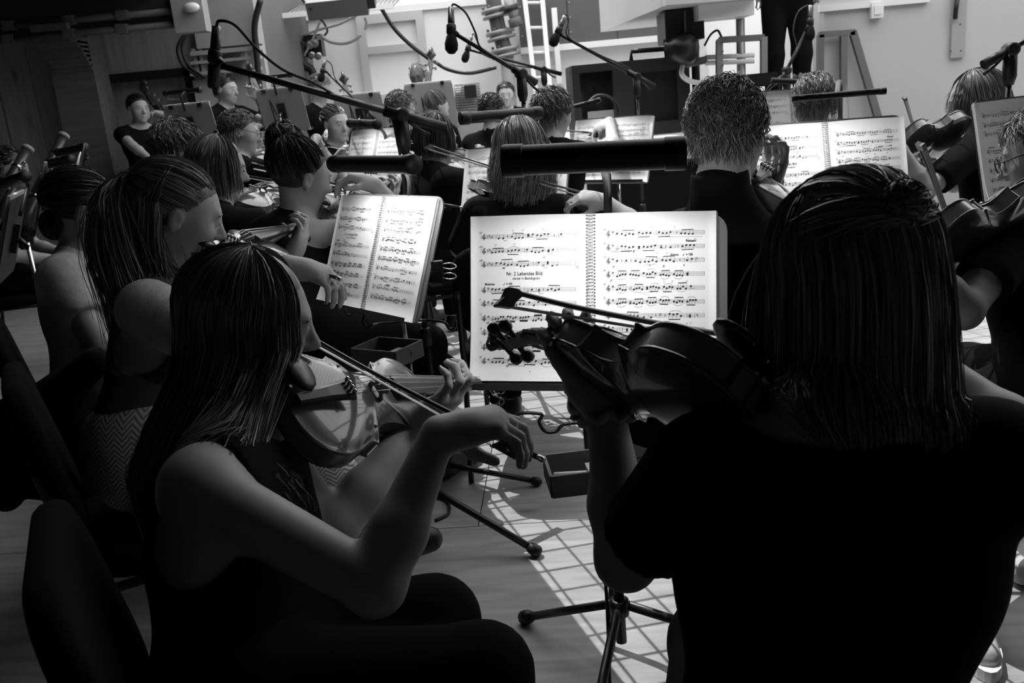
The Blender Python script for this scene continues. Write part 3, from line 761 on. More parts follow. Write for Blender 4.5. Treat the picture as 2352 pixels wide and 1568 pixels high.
def make_prints():
    pr = Print(); L, Rr = 0, 1
    rows = [(.115, 247, 'mix', 3), (.20, 253, 'mix', 3), (.282, 258, 'mix', 3), (.437, '', 'mix', 0), (.520, 9, 'mix', 0), (.608, 12, 'run', 0), (.695, 14, 'run', 0), (.782, 17, 'run', 0), (.868, 20, 'mix', 0)]
    for i, (v, num, kd, fl_) in enumerate(rows): stave(pr, L, .085, .88, v, 11+i*7, num, kd, fl_)
    pr.text(L, .46, .362, .0235, 'Nr. 2 Lebendes Bild:', center=True)
    pr.text(L, .47, .387, .0165, '»Israel in Bedrängnis«', .28, center=True)
    pr.text(L, .12, .418, .0135, 'Moderato', 0, .00012); pr.head(L, .285, .417, r=.003); pr.quad(L, .289, .417, .289, .403, .0011); pr.text(L, .305, .418, .0135, '= 102', 0, .00012)
    pr.text(L, .5, .945, .012, '6', center=True)
    pr.text(L, .27, .322, .014, 'mf', .35, .0001); pr.text(L, .13, .652, .014, 'mf', .35, .0001); pr.text(L, .30, .912, .014, 'mf', .35, .0001); pr.text(L, .45, .912, .014, 'f', .35, .0001)
    pr.poly(L, [(.45, .900), (.33, .905), (.45, .910)], .001)
    rows = [(.112, 24, 'mix'), (.192, 26, 'mix'), (.272, 33, 'mix'), (.353, 40, 'eighth'), (.434, 45, 'eighth'), (.515, 51, 'eighth'), (.596, 55, 'mix'), (.677, 60, 'mix'), (.757, 66, 'mix'), (.838, 71, 'eighth')]
    for i, (v, num, kd) in enumerate(rows): stave(pr, Rr, .115, .905, v, 101+i*5, num, kd, 0)
    pr.text(Rr, .76, .178, .0145, 'Rezitativ', 0, .00012); pr.text(Rr, .64, .258, .0145, 'Arioso', 0, .00012); pr.head(Rr, .74, .256, r=.003); pr.quad(Rr, .744, .256, .744, .243, .0011); pr.text(Rr, .76, .258, .0145, '= 100', 0, .00012)
    for u, v, t in ((.34, .237, 'ff'), (.18, .322, 'p'), (.47, .322, 'f'), (.58, .322, 'p'), (.74, .322, 'f'), (.16, .402, 'p'), (.42, .722, 'f')): pr.text(Rr, u, v, .0145, t, .35, .0001)
    pr.text(Rr, .42, .742, .0135, 'Rezitativ', 0, .00012)
    pr.text(Rr, .5, .945, .012, '7', center=True)
    pr.quad(Rr, .60, .148, .89, .148, .001); pr.quad(Rr, .15, .226, .32, .226, .001); pr.quad(Rr, .15, .231, .32, .231, .001)
    ink = pr.m.mesh('printed_notes')
    pn = Print(); rnd = random.Random(3)
    for side, vs in ((0, (.098, .183, .265, .59, .85)), (1, (.098, .172, .252, .415, .66))):
        for v in vs:
            for k in range(3):
                u = rnd.uniform(.2, .85)
                if rnd.random() < .5: pn.poly(side, [(u, v), (u, v-.012), (u+.014, v-.012), (u+.014, v)], .0016)
                else: pn.poly(side, [(u, v-.012), (u+.007, v), (u+.016, v-.014)], .0014)
    pn.poly(1, [(.40, .475), (.47, .488)], .001); pn.poly(1, [(.42, .470), (.5, .472)], .001)
    pn.text(0, .86, .325, .018, '-18"', .1)
    return ink, pn.m.mesh('pencil_marks')
ME_PAGES = page_mesh(); ME_INK, ME_PENCIL = make_prints()
def coil_mesh():
    mb = MB(); n = 52
    for i in range(n):
        v = (i+.5)/n
        pts = [page_pt(0, 1-.030, v, .001)]+[V(.0075*math.sin(t)*-1, -v*PH-.0012*(t/math.pi), .004+.0075*math.cos(t)+.002) for t in np.linspace(1.9, -1.9, 7)]+[page_pt(1, .030, v+.004, .001)]
        mb.tube(pts, .0007, 4)
    return mb.mesh('spiral_binding')
def hole_mesh():
    pr = Print(); n = 52
    for i in range(n):
        v = (i+.5)/n
        for side, u in ((0, 1-.032), (1, .032)): pr.quad(side, u-.006, v, u+.006, v, .008, .0006)
    return pr.m.mesh('punched_holes')
ME_COIL, ME_HOLES = coil_mesh(), hole_mesh()
ME_STACK = None
def stack_mesh():                        # the leaves lying under the open spread
    mb = MB()
    for sx in (-1, 1):
        for k in range(4):
            z = .003-k*.0016; x1 = PW*(1+.004*k); mb.bbox((min(sx*.012, sx*x1), -PH*(1-.002*k), z-.0012), (max(sx*.012, sx*x1), -.001*k, z))
    return mb.mesh('under_leaves')
ME_STACK = stack_mesh()
def book(mw, label, detail=True):
    t = thing('music_book', label, 'sheet music', group='open music books on the stands', mw=mw); t['_loc'] = 1
    link_mesh('pages', ME_PAGES, M_paper, t); link_mesh('under_leaves', ME_STACK, M_paper, t)
    for nm, me_, m_ in (('printed_notes', ME_INK, M_ink), ('pencil_marks', ME_PENCIL, M_pencil), ('punched_holes', ME_HOLES, M_ink)): link_mesh(nm, me_, m_, t)['kind'] = 'stuff'
    link_mesh('spiral_binding', ME_COIL, M_chrome, t)
    return t
# ------------------------------------------------------------------ lamp, stand
def stand_lamp(a, b, r, label, normal, neck, power=.5, glow=True, capside=0):
    """tube lamp from a to b; neck: list of points of the gooseneck; normal: direction the light goes"""
    a, b = V(*a), V(*b); ax = nrm(b-a); L = np.linalg.norm(b-a); nd = nrm(V(*normal)-ax*(V(*normal)@ax)); sd = np.cross(ax, nd)
    t = thing('stand_lamp', label, 'lamp', neck[-1], group='tube lamps on the music stands')
    mb = MB(); N = 18; rows = []
    vs = []; angs = [math.radians(38+(284)*k/(N-1)) for k in range(N)]      # open slot towards nd
    for rad in (r, r*.9):
        for e in (a, b):
            for an in angs: vs.append(e+rad*(math.cos(an)*nd+math.sin(an)*sd))
    fs = []
    for k in range(N-1):
        fs += [(k, k+1, N+k+1, N+k), (2*N+k+1, 2*N+k, 3*N+k, 3*N+k+1)]
    fs += [(0, N, 3*N, 2*N), (N-1, 2*N-1+0, 4*N-1, 3*N-1)]
    mb.add(vs, fs, True); sh = mb.build('shade', M_blackp, t)
    for e, s in ((a, -1), (b, 1)):
        MB().lathe([(.001, -.004), (r*1.06, -.004), (r*1.10, .0), (r*1.10, .03*min(1, r/.02)), (r*1.02, .032*min(1, r/.02)), (r*.6, .03*min(1, r/.02)), (.001, .02*min(1, r/.02))], e+ax*s*.004, -ax*s, 20).build('end_cap', M_blackp, t)
    if r > .018:
        for k in range(5):
            MB().ball((a+b)/2+ax*(-.03+.016*k)+r*1.0*(math.cos(math.radians(52))*nd+math.sin(math.radians(52))*sd*(1 if capside == 0 else -1)), .0035, 6).build('vent_hole', M_ink, sh)
        MB().lathe([(r*1.012, -.0006), (r*1.012, .0006)], (a+b)/2+ax*.02, ax, 24).build('seam', M_desk, sh)
    bb = MB().tube([a+ax*L*.06, b-ax*L*.06], r*.3, 8).build('bulb', M_lampglow if glow else M_white2, t)
    for s in (.06, .94):
        MB().ball(a+ax*L*s+nd*r*.55, r*.34, 8, (1, 1, .8)).build('lamp_socket', M_lampglow, t)
    MB().tube(arc_pts(neck, 6), .0085 if r > .012 else .007, 10).build('gooseneck', M_black, t)
    if power:
        ld = bpy.data.lights.new('lamp_light', 'AREA'); ld.shape = 'RECTANGLE'; ld.size = L*.8; ld.size_y = .012; ld.energy = power; ld.spread = math.radians(178)
        lo = bpy.data.objects.new('lamp_light', ld); COL.objects.link(lo)
        Rz = -nd; Rx = ax; Ry = np.cross(Rz, Rx); p = (a+b)/2+nd*r*.45-wloc(t)
        lo.parent = t; lo.matrix_local = mw_of(np.stack([Rx, Ry, Rz], 1), p)
    return t
def music_stand(c, yaw, tilt, label, w=.50, h=.345, pale=False, base_yaw=0.0, roll=0.0, hub=.2, leg=.36, light=True, tubes=True):
    """desk centre c, yaw: direction (deg, 0=+Y) a player reading it looks; tilt: lean of the desk from upright"""
    c = V(*c); f = V(math.sin(math.radians(yaw)), math.cos(math.radians(yaw)), 0); rt = V(f[1], -f[0], 0)
    ti = math.radians(tilt); u = nrm(UP*math.cos(ti)+f*math.sin(ti)); nz = -f*math.cos(ti)+UP*math.sin(ti)
    ro = math.radians(roll); rt, u = rt*math.cos(ro)+u*math.sin(ro), u*math.cos(ro)-rt*math.sin(ro)
    R = np.stack([rt, u, nz], 1); foot = c+f*.05; foot[2] = 0
    t = thing('music_stand', label, 'music stand', foot, group='music stands of the orchestra')
    m = (M_deskg if pale is True else M_desk2) if pale else M_desk
    d = MB().prism(rrect(w, h, .035), c, R, .004).build('desk', m, t)
    MB().box(c+R@V(0, -h/2-.001, .025), (w*.98, .004, .05), R).build('ledge', M_desk, t)
    MB().box(c+R@V(0, -h/2+.004, .05), (w*.98, .014, .003), R).build('lip', M_desk, t)
    MB().box(c+R@V(0, 0, -.014), (.06, .12, .022), R).build('clamp', M_black, t)
    top = c+R@V(0, -.02, -.03)
    top = V(foot[0], foot[1], top[2]-.02)
    MB().tube([c+R@V(0, 0, -.02), top], .013, 8).build('joint', M_black, t)
    MB().tube([top+V(0, 0, .02), (foot[0], foot[1], .42)], .009, 10).build('inner_pole', M_chrome, t)
    MB().tube([(foot[0], foot[1], .62), (foot[0], foot[1], hub-.09)], .0125, 12).build('pole', M_black, t)
    MB().lathe([(.012, 0), (.018, .003), (.018, .03), (.012, .034)], (foot[0], foot[1], .60), (0, 0, 1), 12).build('collar', M_black, t)
    MB().lathe([(.012, -.02), (.022, -.018), (.022, .018), (.012, .02)], (foot[0], foot[1], hub), (0, 0, 1), 12).build('hub', M_black, t)
    for k in range(3):
        an = math.radians(base_yaw+120*k); e = V(foot[0]+leg*math.sin(an), foot[1]+leg*math.cos(an), .016)
        s0 = V(foot[0]+.02*math.sin(an), foot[1]+.02*math.cos(an), hub)
        lg = MB().tube([s0, e], .011, 10).build('leg', M_black, t)
        MB().lathe([(.008, -.03), (.016, -.026), (.019, -.01), (.019, .006), (.012, .014), (.001, .016)], e+nrm(s0-e)*.004, nrm(e-s0), 12).build('rubber_foot', M_blackp, lg)
    return t, R
def book_on(c, R, h, label, dx=0.0, dy=0.0, rot=0.0):
    ro = math.radians(rot); R2 = R@np.array([[math.cos(ro), -math.sin(ro), 0], [math.sin(ro), math.cos(ro), 0], [0, 0, 1]])
    return book(mw_of(R2, V(*c)+R@V(dx, -h/2+PH+.002+dy, .006)), label)
# ------------------------------------------------------------------ violin family
VO = [(0, 0), (.0008, .03), (.006, .055), (.018, .078), (.04, .0955), (.072, .1035), (.1, .1005), (.125, .091), (.137, .0885), (.1485, .0945), (.155, .084), (.165, .070), (.18, .0595), (.2, .0555), (.222, .058), (.24, .0665), (.2505, .0775), (.26, .0745), (.27, .078), (.29, .0838), (.305, .0836), (.322, .0775), (.338, .0635), (.349, .043), (.3545, .02), (.355, 0)]
def v_outline():
    seg = [VO[:10], VO[9:17], VO[16:]]; out = []
    for s in seg:
        q = arc_pts([(x, y, 0) for x, y in s], 4); out += [(p[0], max(0, p[1])) for p in q][:-1]
    out.append(VO[-1]); return out
def outline_full(inset=0.0):
    h = v_outline(); cx = .18
    up = [(x+(cx-x)*inset*2.2, y-inset if y > inset else 0) for x, y in h]
    return up+[(x, -y) for x, y in up[-2:0:-1]]
def plate(z0, arch, sign, over=.0025, th=.004):
    o = outline_full(0); n = len(o); mb = MB(); rings = [1, .97, .9, .78, .62, .42, .2]; vs = []
    vs += [(x, y, z0) for x, y in o]
    for s in rings:
        for x, y in o:
            e = th if s == 1 else th+arch*(1-s**2.6) - (.0012 if s == .97 else 0)
            vs.append((.185+(x-.185)*(1-(1-s)*.96), y*s, z0+sign*e))
    m = len(rings)+1
    fs = [(i*n+k, i*n+(k+1) % n, (i+1)*n+(k+1) % n, (i+1)*n+k) for i in range(m-1) for k in range(n)]
    fs += [tuple((m-1)*n+k for k in range(n)), tuple(range(n-1, -1, -1))]
    if sign > 0: pass
    else: fs = [f[::-1] for f in fs]
    return mb.add(vs, fs, True)
def arch_z(x, y): 
    hw = np.interp(x, [p[0] for p in v_outline()], [p[1] for p in v_outline()]); s = min(1, abs(y)/max(hw, .01))
    return .004+.0155*(1-max(s, abs(x-.185)/.175)**2.6)
def make_violin(name, label, cat):
    t = thing(name, label, cat); t['_loc'] = 1
    mb = MB(); o = outline_full(.003); n = len(o)
    mb.add([(x, y, -.031) for x, y in o]+[(x, y, .0005) for x, y in o], [(k, (k+1) % n, n+(k+1) % n, n+k) for k in range(n)], True); mb.build('ribs', M_maple, t)
    top = plate(0, .0155, 1).build('top_plate', M_varnish2, t); plate(-.031, .0145, -1).build('back_plate', M_varnish, t)
    fh = [(.150, .062), (.153, .068), (.160, .068), (.163, .062), (.170, .055), (.190, .047), (.205, .041), (.222, .035), (.230, .0305), (.236, .0305), (.238, .036), (.234, .039)]
    for s in (1, -1):
        pts = [(x, s*y, arch_z(x, y)+.0006) for x, y in fh]
        q = MB(); w = [.001, .003, .0035, .0035, .003, .0032, .0034, .0032, .003, .0035, .003, .001]; vs = []
        for i, p in enumerate(pts):
            a = V(*pts[max(0, i-1)]); b = V(*pts[min(len(pts)-1, i+1)]); d = nrm(b-a); nn = nrm(np.cross(UP, d)); vs += [V(*p)+nn*w[i]*.75, V(*p)-nn*w[i]*.75]
        q.add(vs, [(2*i, 2*i+1, 2*i+3, 2*i+2) for i in range(len(pts)-1)])
        for x, y in ((.1545, .0635), (.2345, .0345)): q.lathe([(.0001, .0005), (.0035, .0003), (.0036, -.001)], (x, s*y, arch_z(x, y)+.0008), (0, 0, 1), 10)
        q.build('f_hole', M_ink, top)
    e = [(x, y, .0045) for x, y in outline_full(.006)]; MB().tube(e+[e[0]], .0006, 4).build('purfling', M_ink, top)
    nk = MB().tube([(.345, 0, -.012), (.36, 0, -.006), (.38, 0, .001), (.45, 0, .008), (.53, 0, .012)], [.019, .015, .0125, .0115, .0105], 12); nk.build('neck', M_varnish2, t)
    fb = MB(); A = []
    for x, w, z in ((.238, .0215, .0335), (.535, .0122, .0195)):
        for k in range(7):
            y = w*(k/3-1); A.append((x, y, z+.003*(1-(k/3-1)**2)))
        A += [(x, w, z-.006), (x, -w, z-.006)]
    fb.add(A, [(k, k+1, 9+k+1, 9+k) for k in range(8)]+[(8, 0, 9, 17), tuple(range(8, -1, -1)), tuple(range(9, 18))], False); fb.build('fingerboard', M_ebony, t)
    pb = MB(); P0 = [(.527, .0125, .013, .006), (.56, .011, .008, -.006), (.595, .0085, .0, -.014)]
    vs = []
    for x, w, zt, zb in P0: vs += [(x, w, zt), (x, w, zb), (x, -w, zb), (x, -w, zt)]
    pb.add(vs, [(i*4+k, i*4+(k+1) % 4, (i+1)*4+(k+1) % 4, (i+1)*4+k) for i in range(2) for k in range(4)]+[(3, 2, 1, 0), (8, 9, 10, 11)]); pb.build('pegbox', M_varnish, t)
    sc = MB(); pts = []; rad = []
    for k in range(30):
        a = 1.9+k*.40; r = .0215*(1-k/34.0); pts.append((.607+r*math.cos(-a+3.6)*1.0, 0, -.003+r*math.sin(-a+3.6))); rad.append(.0075-.003*k/30)
    sc.tube(pts, rad, 8); 
    sc.lathe([(.0001, -.0135), (.011, -.0135), (.013, -.006), (.013, .006), (.011, .0135), (.0001, .0135)], (.607, 0, -.003), (0, 1, 0), 14)
    sc.lathe([(.0001, -.019), (.0055, -.019), (.0055, .019), (.0001, .019)], (.607, 0, -.003), (0, 1, 0), 10); sc.build('scroll', M_varnish, t)
    for i, (x, s) in enumerate(((.545, 1), (.556, -1), (.570, 1), (.582, -1))):
        z = .003-.35*(x-.545)
        MB().lathe([(.003, -.014), (.004, .012), (.0052, .022), (.0045, .024), (.009, .027), (.0115, .034), (.0095, .043), (.002, .046)], (x, 0, z), (0, s, 0.05), 10).build('peg', M_ebony, t)
    br = MB(); prof = [(-.0205, 0), (-.0205, .006), (-.012, .012), (-.0195, .02), (-.0185, .027), (-.009, .0335), (.003, .034), (.012, .031), (.0185, .0245), (.0195, .018), (.012, .012), (.0205, .006), (.0205, 0), (.013, 0), (.009, .006), (-.009, .006), (-.013, 0)]
    br.prism(prof, (.195, 0, .0185), np.stack([V(0, 1, 0), V(0, 0, 1), V(1, 0, 0)], 1), .0035); br.build('bridge', mat('bridge_maple', .3, .5) if 'bridge_maple' not in bpy.data.materials else bpy.data.materials['bridge_maple'], t)
    tp = MB(); vs = []
    for x, w, z in ((.012, .010, .020), (.07, .014, .030), (.118, .0215, .037)): vs += [(x, w, z), (x, w*.6, z+.004), (x, -w*.6, z+.004), (x, -w, z), (x, -w, z-.004), (x, w, z-.004)]
    tp.add(vs, [(i*6+k, i*6+(k+1) % 6, (i+1)*6+(k+1) % 6, (i+1)*6+k) for i in range(2) for k in range(6)]+[tuple(range(5, -1, -1)), tuple(range(12, 18))]); tpo = tp.build('tailpiece', M_ebony, t)
    for k in range(4): MB().lathe([(.0022, 0), (.0036, .004), (.0036, .009), (.001, .010)], (.112, -.013+.0087*k, .041), (-.2, 0, 1), 8).build('fine_tuner', M_chrome, tpo)
    for k in range(4):
        y0, y1, y2 = -.0165+.011*k, -.0165+.011*k, -.008+.0053*k
        zb = .0185+(.0335 if k in (1, 2) else .0285)
        MB().tube([(.114, -.013+.0087*k, .040), (.195, y1, zb), (.53, y2, .0245), (.555+.008*k, y2*.4, .006)], .0006, 4).build('string', M_chrome, t)
    cr = MB(); cr.ball((.035, .045, .030), .034, 14, (.85, 1.15, .28)); cr.tube([(.004, .02, .028), (.002, .02, -.032)], .003, 8); cr.tube([(.004, .05, .026), (.002, .05, -.032)], .003, 8); cr.build('chin_rest', M_ebony, t)
    MB().lathe([(.003, 0), (.006, .002), (.006, .008), (.002, .011)], (.0, 0, -.014), (-1, 0, 0), 10).build('end_button', M_ebony, t)
    return t
def shoulder_rest(v):
    mb = MB(); mb.tube(arc_pts([(.07, -.105, -.052), (.06, -.05, -.066), (.055, .0, -.060), (.06, .06, -.064), (.075, .112, -.05)], 5), .011, 8, flat=.4)
    for y in (-.108, .114): mb.tube([(.072, y, -.055), (.074, y, -.03)], .004, 6); mb.ball((.074, y*.985, -.036), .007, 8)
    mb.build('shoulder_rest', M_blackp, v)
def make_bow(name, label):
    t = thing(name, label, 'bow'); t['_loc'] = 1
    MB().tube(arc_pts([(0, 0, .019), (.2, 0, .013), (.4, 0, .009), (.6, 0, .012), (.715, 0, .0185)], 6), list(np.linspace(.0045, .003, 25)), 8).build('stick', M_bowwood, t)
    fg = MB(); poly = [(.03, 0), (.078, 0), (.082, .004), (.074, .010), (.068, .0155), (.03, .0155)]; fg.prism(poly, (0, 0, 0), np.stack([V(1, 0, 0), V(0, 0, 1), V(0, -1, 0)], 1), .012); f = fg.build('frog', M_ebony, t)
    for s in (-1, 1): MB().lathe([(.0001, .0004), (.0035, .0003), (.0036, -.0005)], (.05, s*.0062, .008), (0, s, 0), 12).build('pearl_eye', M_chrome, f)
    MB().box((.081, 0, .001), (.007, .013, .004)).build('ferrule', M_chrome, f)
    MB().box((.03, 0, .0078), (.004, .0125, .0155)).build('heel_plate', M_chrome, f)
    MB().lathe([(.004, 0), (.0048, .002), (.0048, .011), (.0035, .014)], (0, 0, .019), (-1, 0, 0), 10).build('screw_button', M_chrome, t)
    MB().tube([(.085, 0, .0166), (.12, 0, .0152)], .0055, 8).build('leather_wrap', M_blackp, t)
    MB().box((.4, 0, .0005), (.635, .0095, .0012)).build('bow_hair', M_horse, t)
    tp = MB(); tp.prism([(.70, .0165), (.712, .006), (.716, -.001), (.737, -.0015), (.738, .0005), (.728, .010), (.722, .022), (.708, .0215)], (0, 0, 0), np.stack([V(1, 0, 0), V(0, 0, 1), V(0, -1, 0)], 1), .0085); tp.build('tip', M_bowwood, t)
    return t
PROTO_V = make_violin('violin', 'violin', 'violin'); PROTO_B = make_bow('violin_bow', 'bow')
USED = {'v': False, 'b': False}
def place(proto, key, mw, label, group):
    if not USED[key]: USED[key] = True; o = proto; o.matrix_world = mw; o['label'] = label; o['group'] = group; return o
    return copy_tree(proto, None, mw, label, group)
def violin(E, S, Nh, label): 
    E, S = V(*E), V(*S); R = frame(S-E, V(*Nh)); return place(PROTO_V, 'v', mw_of(R, E), label, 'violins being played'), R
def bow(frog, tip, hairdir, label):       # hairdir: side the hair is on
    frog, tip = V(*frog), V(*tip); R = frame(tip-frog, -V(*hairdir)); return place(PROTO_B, 'b', mw_of(R, frog), label, 'violin bows in use')
# ------------------------------------------------------------------ chairs
def make_chair(label='chair'):
    t = thing('orchestra_chair', label, 'chair', group='padded orchestra chairs'); t['_loc'] = 1
    def pad(name, w, h, th, c, R):
        o = rrect(w, h, min(w, h)*.30, 6); n = len(o); mb = MB(); vs = []
        prof = [(-.5, .90), (-.42, .97), (-.2, 1), (.2, 1), (.42, .97), (.5, .90)]
        for z, s in prof: vs += [V(*c)+R@V(x*s, y*s, z*th) for x, y in o]
        m = len(prof); fs = [(i*n+k, i*n+(k+1) % n, (i+1)*n+(k+1) % n, (i+1)*n+k) for i in range(m-1) for k in range(n)]+[tuple(range(n-1, -1, -1)), tuple((m-1)*n+k for k in range(n))]
        mb.add(vs, fs, True); return mb.build(name, M_cloth, t)
    pad('seat', .45, .43, .06, (0, 0, .455), np.eye(3))
    a = math.radians(12); Rb = np.stack([V(1, 0, 0), V(0, -math.sin(a), math.cos(a)), V(0, -math.cos(a), -math.sin(a))], 1)
    pad('backrest', .42, .33, .045, (0, -.235, .70), Rb)
    for s in (-1, 1):
        MB().tube(arc_pts([(s*.205, .19, .415), (s*.21, .215, .22), (s*.215, .235, .004)], 4), .011, 8).build('leg', M_black, t)
        MB().tube(arc_pts([(s*.19, -.262, .72), (s*.2, -.225, .5), (s*.205, -.20, .40), (s*.215, -.25, .004)], 4), .011, 8).build('leg', M_black, t)
        MB().tube([(s*.205, .19, .415), (s*.205, -.20, .415)], .011, 8).build('side_rail', M_black, t)
    MB().tube([(-.205, .17, .413), (.205, .17, .413)], .009, 8).build('cross_rail', M_black, t)
    return t
PROTO_C = make_chair(); USED['c'] = False
def chair(x, y, yaw, label):
    a = -math.radians(yaw); mw = Matrix.Translation((x, y, 0))@Matrix.Rotation(a, 4, 'Z')
    return place(PROTO_C, 'c', mw, label, 'padded orchestra chairs')
# ------------------------------------------------------------------ microphones on boom stands
def mic_stand(mic_top, mic_bot, joint, tail, clutch_t, label, mlabel, r=.011, mr=.017, cablepts=None, base_yaw=20, foot_z=0.0, wind=True):
    mt, mb_, jt, tl = (V(*q) for q in (mic_top, mic_bot, joint, tail))
    cl = jt+(tl-jt)*clutch_t; foot = V(cl[0], cl[1], foot_z)
    t = thing('microphone_stand', label, 'mic stand', foot, group='boom microphone stands')
    MB().tube([jt, tl], [r*.8, r], 10).build('boom', M_black, t)
    MB().tube([tl+(jt-tl)*.0, tl+nrm(jt-tl)*min(.22, .3*np.linalg.norm(tl-jt))], r*1.5, 12).build('counterweight', M_blackp, t)
    ax = nrm(tl-jt); sd = nrm(np.cross(ax, UP))
    MB().lathe([(.012, -.022), (.022, -.022), (.024, 0), (.022, .022), (.012, .022)], cl, sd, 16).build('clutch', M_blackp, t)
    MB().tube([cl-sd*.0, cl+ax*.06-UP*.035+sd*.02, cl+ax*.09-UP*.04+sd*.02], .006, 8).build('clutch_handle', M_black, t)
    MB().tube([cl-UP*.0, cl-UP*.09, cl-UP*.12], [.022, .024, .015], 12).build('swivel', M_blackp, t)
    h = cl[2]-.1-foot_z; MB().tube([cl-UP*.1, foot+UP*(h*.45)], .0095, 10).build('upper_pole', M_black, t)
    MB().lathe([(.012, 0), (.019, .004), (.019, .06), (.012, .065)], foot+UP*(h*.45), (0, 0, 1), 12).build('collar', M_blackp, t)
    MB().tube([foot+UP*(h*.47), foot+UP*.06], .0125, 10).build('lower_pole', M_black, t)
    for k in range(3):
        an = math.radians(base_yaw+120*k); e = foot+V(.34*math.sin(an), .34*math.cos(an), .015)
        lg = MB().tube([foot+UP*.11, e], .010, 8).build('leg', M_black, t)
        MB().lathe([(.009, -.03), (.015, -.025), (.017, .0), (.008, .01)], e, nrm(e-foot-UP*.11), 10).build('rubber_foot', M_blackp, lg)
    m = thing('microphone', mlabel, 'microphone', mt, group='microphones on booms')
    d = nrm(mb_-mt); L = np.linalg.norm(mb_-mt)
    MB().tube([mt, mt+d*L*.62], [mr*.75, mr], 12).build('body', M_black, m)
    MB().lathe([(mr*.5, 0), (mr*.78, .002), (mr*.78, L*.14), (mr*.7, L*.15)], mt-d*L*.02, d, 12).build('connector', M_grey, m)
    MB().lathe([(mr*1.0, 0), (mr*1.22, .004), (mr*1.22, L*.20), (mr*1.0, L*.205)], mt+d*L*.36, d, 12).build('clip', M_blackp, m)
    MB().tube([mt+d*L*.46, jt], r*1.1, 8).build('clip_arm', M_black, m)
    if wind: MB().lathe([(mr*.9, 0), (mr*1.25, L*.06), (mr*1.7, L*.22), (mr*1.6, L*.34), (mr*.9, L*.42), (.001, L*.435)], mt+d*L*.57, d, 14).build('windscreen', M_cloth2, m)
    else: MB().lathe([(mr, 0), (mr*1.05, .004), (mr*1.05, L*.34), (mr*.8, L*.38), (.001, L*.385)], mt+d*L*.6, d, 14).build('capsule', M_black, m)
    if cablepts is not None:
        pts = [mt]+[V(*q) for q in cablepts]
        MB().tube(arc_pts(pts, 8), .0045, 6).build('cable', M_blackp, m)
    return t
# ------------------------------------------------------------------ stands with books and lamps
def f_of(yaw): return V(math.sin(math.radians(yaw)), math.cos(math.radians(yaw)), 0)
c1 = P(1374, 694, 1.80)
s1, R1 = music_stand(c1, 10, 15, 'black music stand nearest the camera holding the brightest open book', roll=-2.5, base_yaw=82, hub=.2, leg=.36, w=.505, h=.345, pale=2)
book_on(c1, R1, .345, 'nearest open music book, crossed by a violin scroll and bow tip', dx=-.014, dy=.012)
stand_lamp(P(1166, 370, 1.50), P(1566, 352, 1.45), .0252, 'biggest black tube lamp above the nearest open book', (.05, .62, -.75), [P(1380, 366, 1.46), P(1390, 392, 1.52), P(1394, 412, 1.66), P(1396, 450, 1.80), P(1396, 520, 1.85)], power=2.4)
c2 = P(872, 584, 2.55)
s2, R2 = music_stand(c2, 50, 22, 'black music stand left of centre with paper clips at its edge', base_yaw=112, w=.51, h=.345, pale=2)
book_on(c2, R2, .345, 'open music book left of centre, turned towards the long-haired women', dx=-.012)
stand_lamp(P(770, 376, 2.52), P(948, 378, 2.14), .0225, 'black tube lamp with round end cap over the left-centre book', (.45, .5, -.72), [P(925, 384, 2.2), P(936, 398, 2.3), P(942, 425, 2.45), P(940, 500, 2.56)], power=1.9, capside=1)
c3 = P(1180, 432, 3.62)
s3, R3 = music_stand(c3, 33, 18, 'music stand half hidden behind the wavy-haired woman')
book_on(c3, R3, .345, 'open music book half hidden behind the wavy-haired woman')
stand_lamp(P(1062, 272, 3.28), P(1238, 259, 3.42), .022, 'black tube lamp left of the grey-haired man', (.15, .3, -.9), [P(1160, 268, 3.36), P(1170, 280, 3.5), P(1172, 330, 3.66), P(1172, 420, 3.7)], power=1.9)
c4 = P(1900, 408, 2.70)
s4, R4 = music_stand(c4, -3, 14, 'music stand in front of the man in black, pages in soft light', roll=-1.2)
book_on(c4, R4, .345, 'large open music book right of the man with glasses')
stand_lamp(P(1826, 226, 2.42), P(2028, 209, 2.38), .0085, 'thin black bar lamp above the book at right', (0, .7, -.7), [P(1922, 218, 2.40), P(1926, 190, 2.5), P(1930, 200, 2.65), P(1930, 275, 2.75)], power=1.95, glow=False)
c5 = P(1404, 345, 4.7)
s5, R5 = music_stand(c5, 42, 16, 'music stand in front of the black cabinet', base_yaw=40)
book_on(c5, R5, .345, 'small bright open book in front of the black cabinet')
stand_lamp(P(1316, 246, 4.55), P(1376, 230, 4.5), .012, 'thin black bar lamp against the black cabinet', (0, .35, -.93), [P(1350, 236, 4.55), P(1372, 219, 4.6), P(1402, 224, 4.7), P(1420, 250, 4.75), P(1420, 300, 4.78)], power=.9, glow=False)
c6 = P(1822, 290, 4.1)
s6, R6 = music_stand(c6, 4, 14, 'music stand partly behind the short-haired player at right')
book_on(c6, R6, .345, 'partly hidden book between the man with glasses and short-haired player')
stand_lamp(P(1776, 186, 4.2), P(1846, 188, 4.2), .014, 'black lamp bar behind the short-haired player', (0, .35, -.93), [P(1790, 186, 4.2), P(1765, 205, 4.25), P(1762, 240, 4.25), P(1800, 262, 4.2)], power=1.6, glow=False)
c7 = P(2402, 345, 2.75)
s7, R7 = music_stand(c7, -14, 14, 'music stand cut by the right picture edge')
book_on(c7, R7, .345, 'open music book cut by the right picture edge')
c8 = P(862, 372, 4.5)
s8, R8 = music_stand(c8, 48, 20, 'small distant music stand behind the left-centre tube lamp')
book_on(c8, R8, .345, 'small distant lit book behind the left-centre tube lamp')
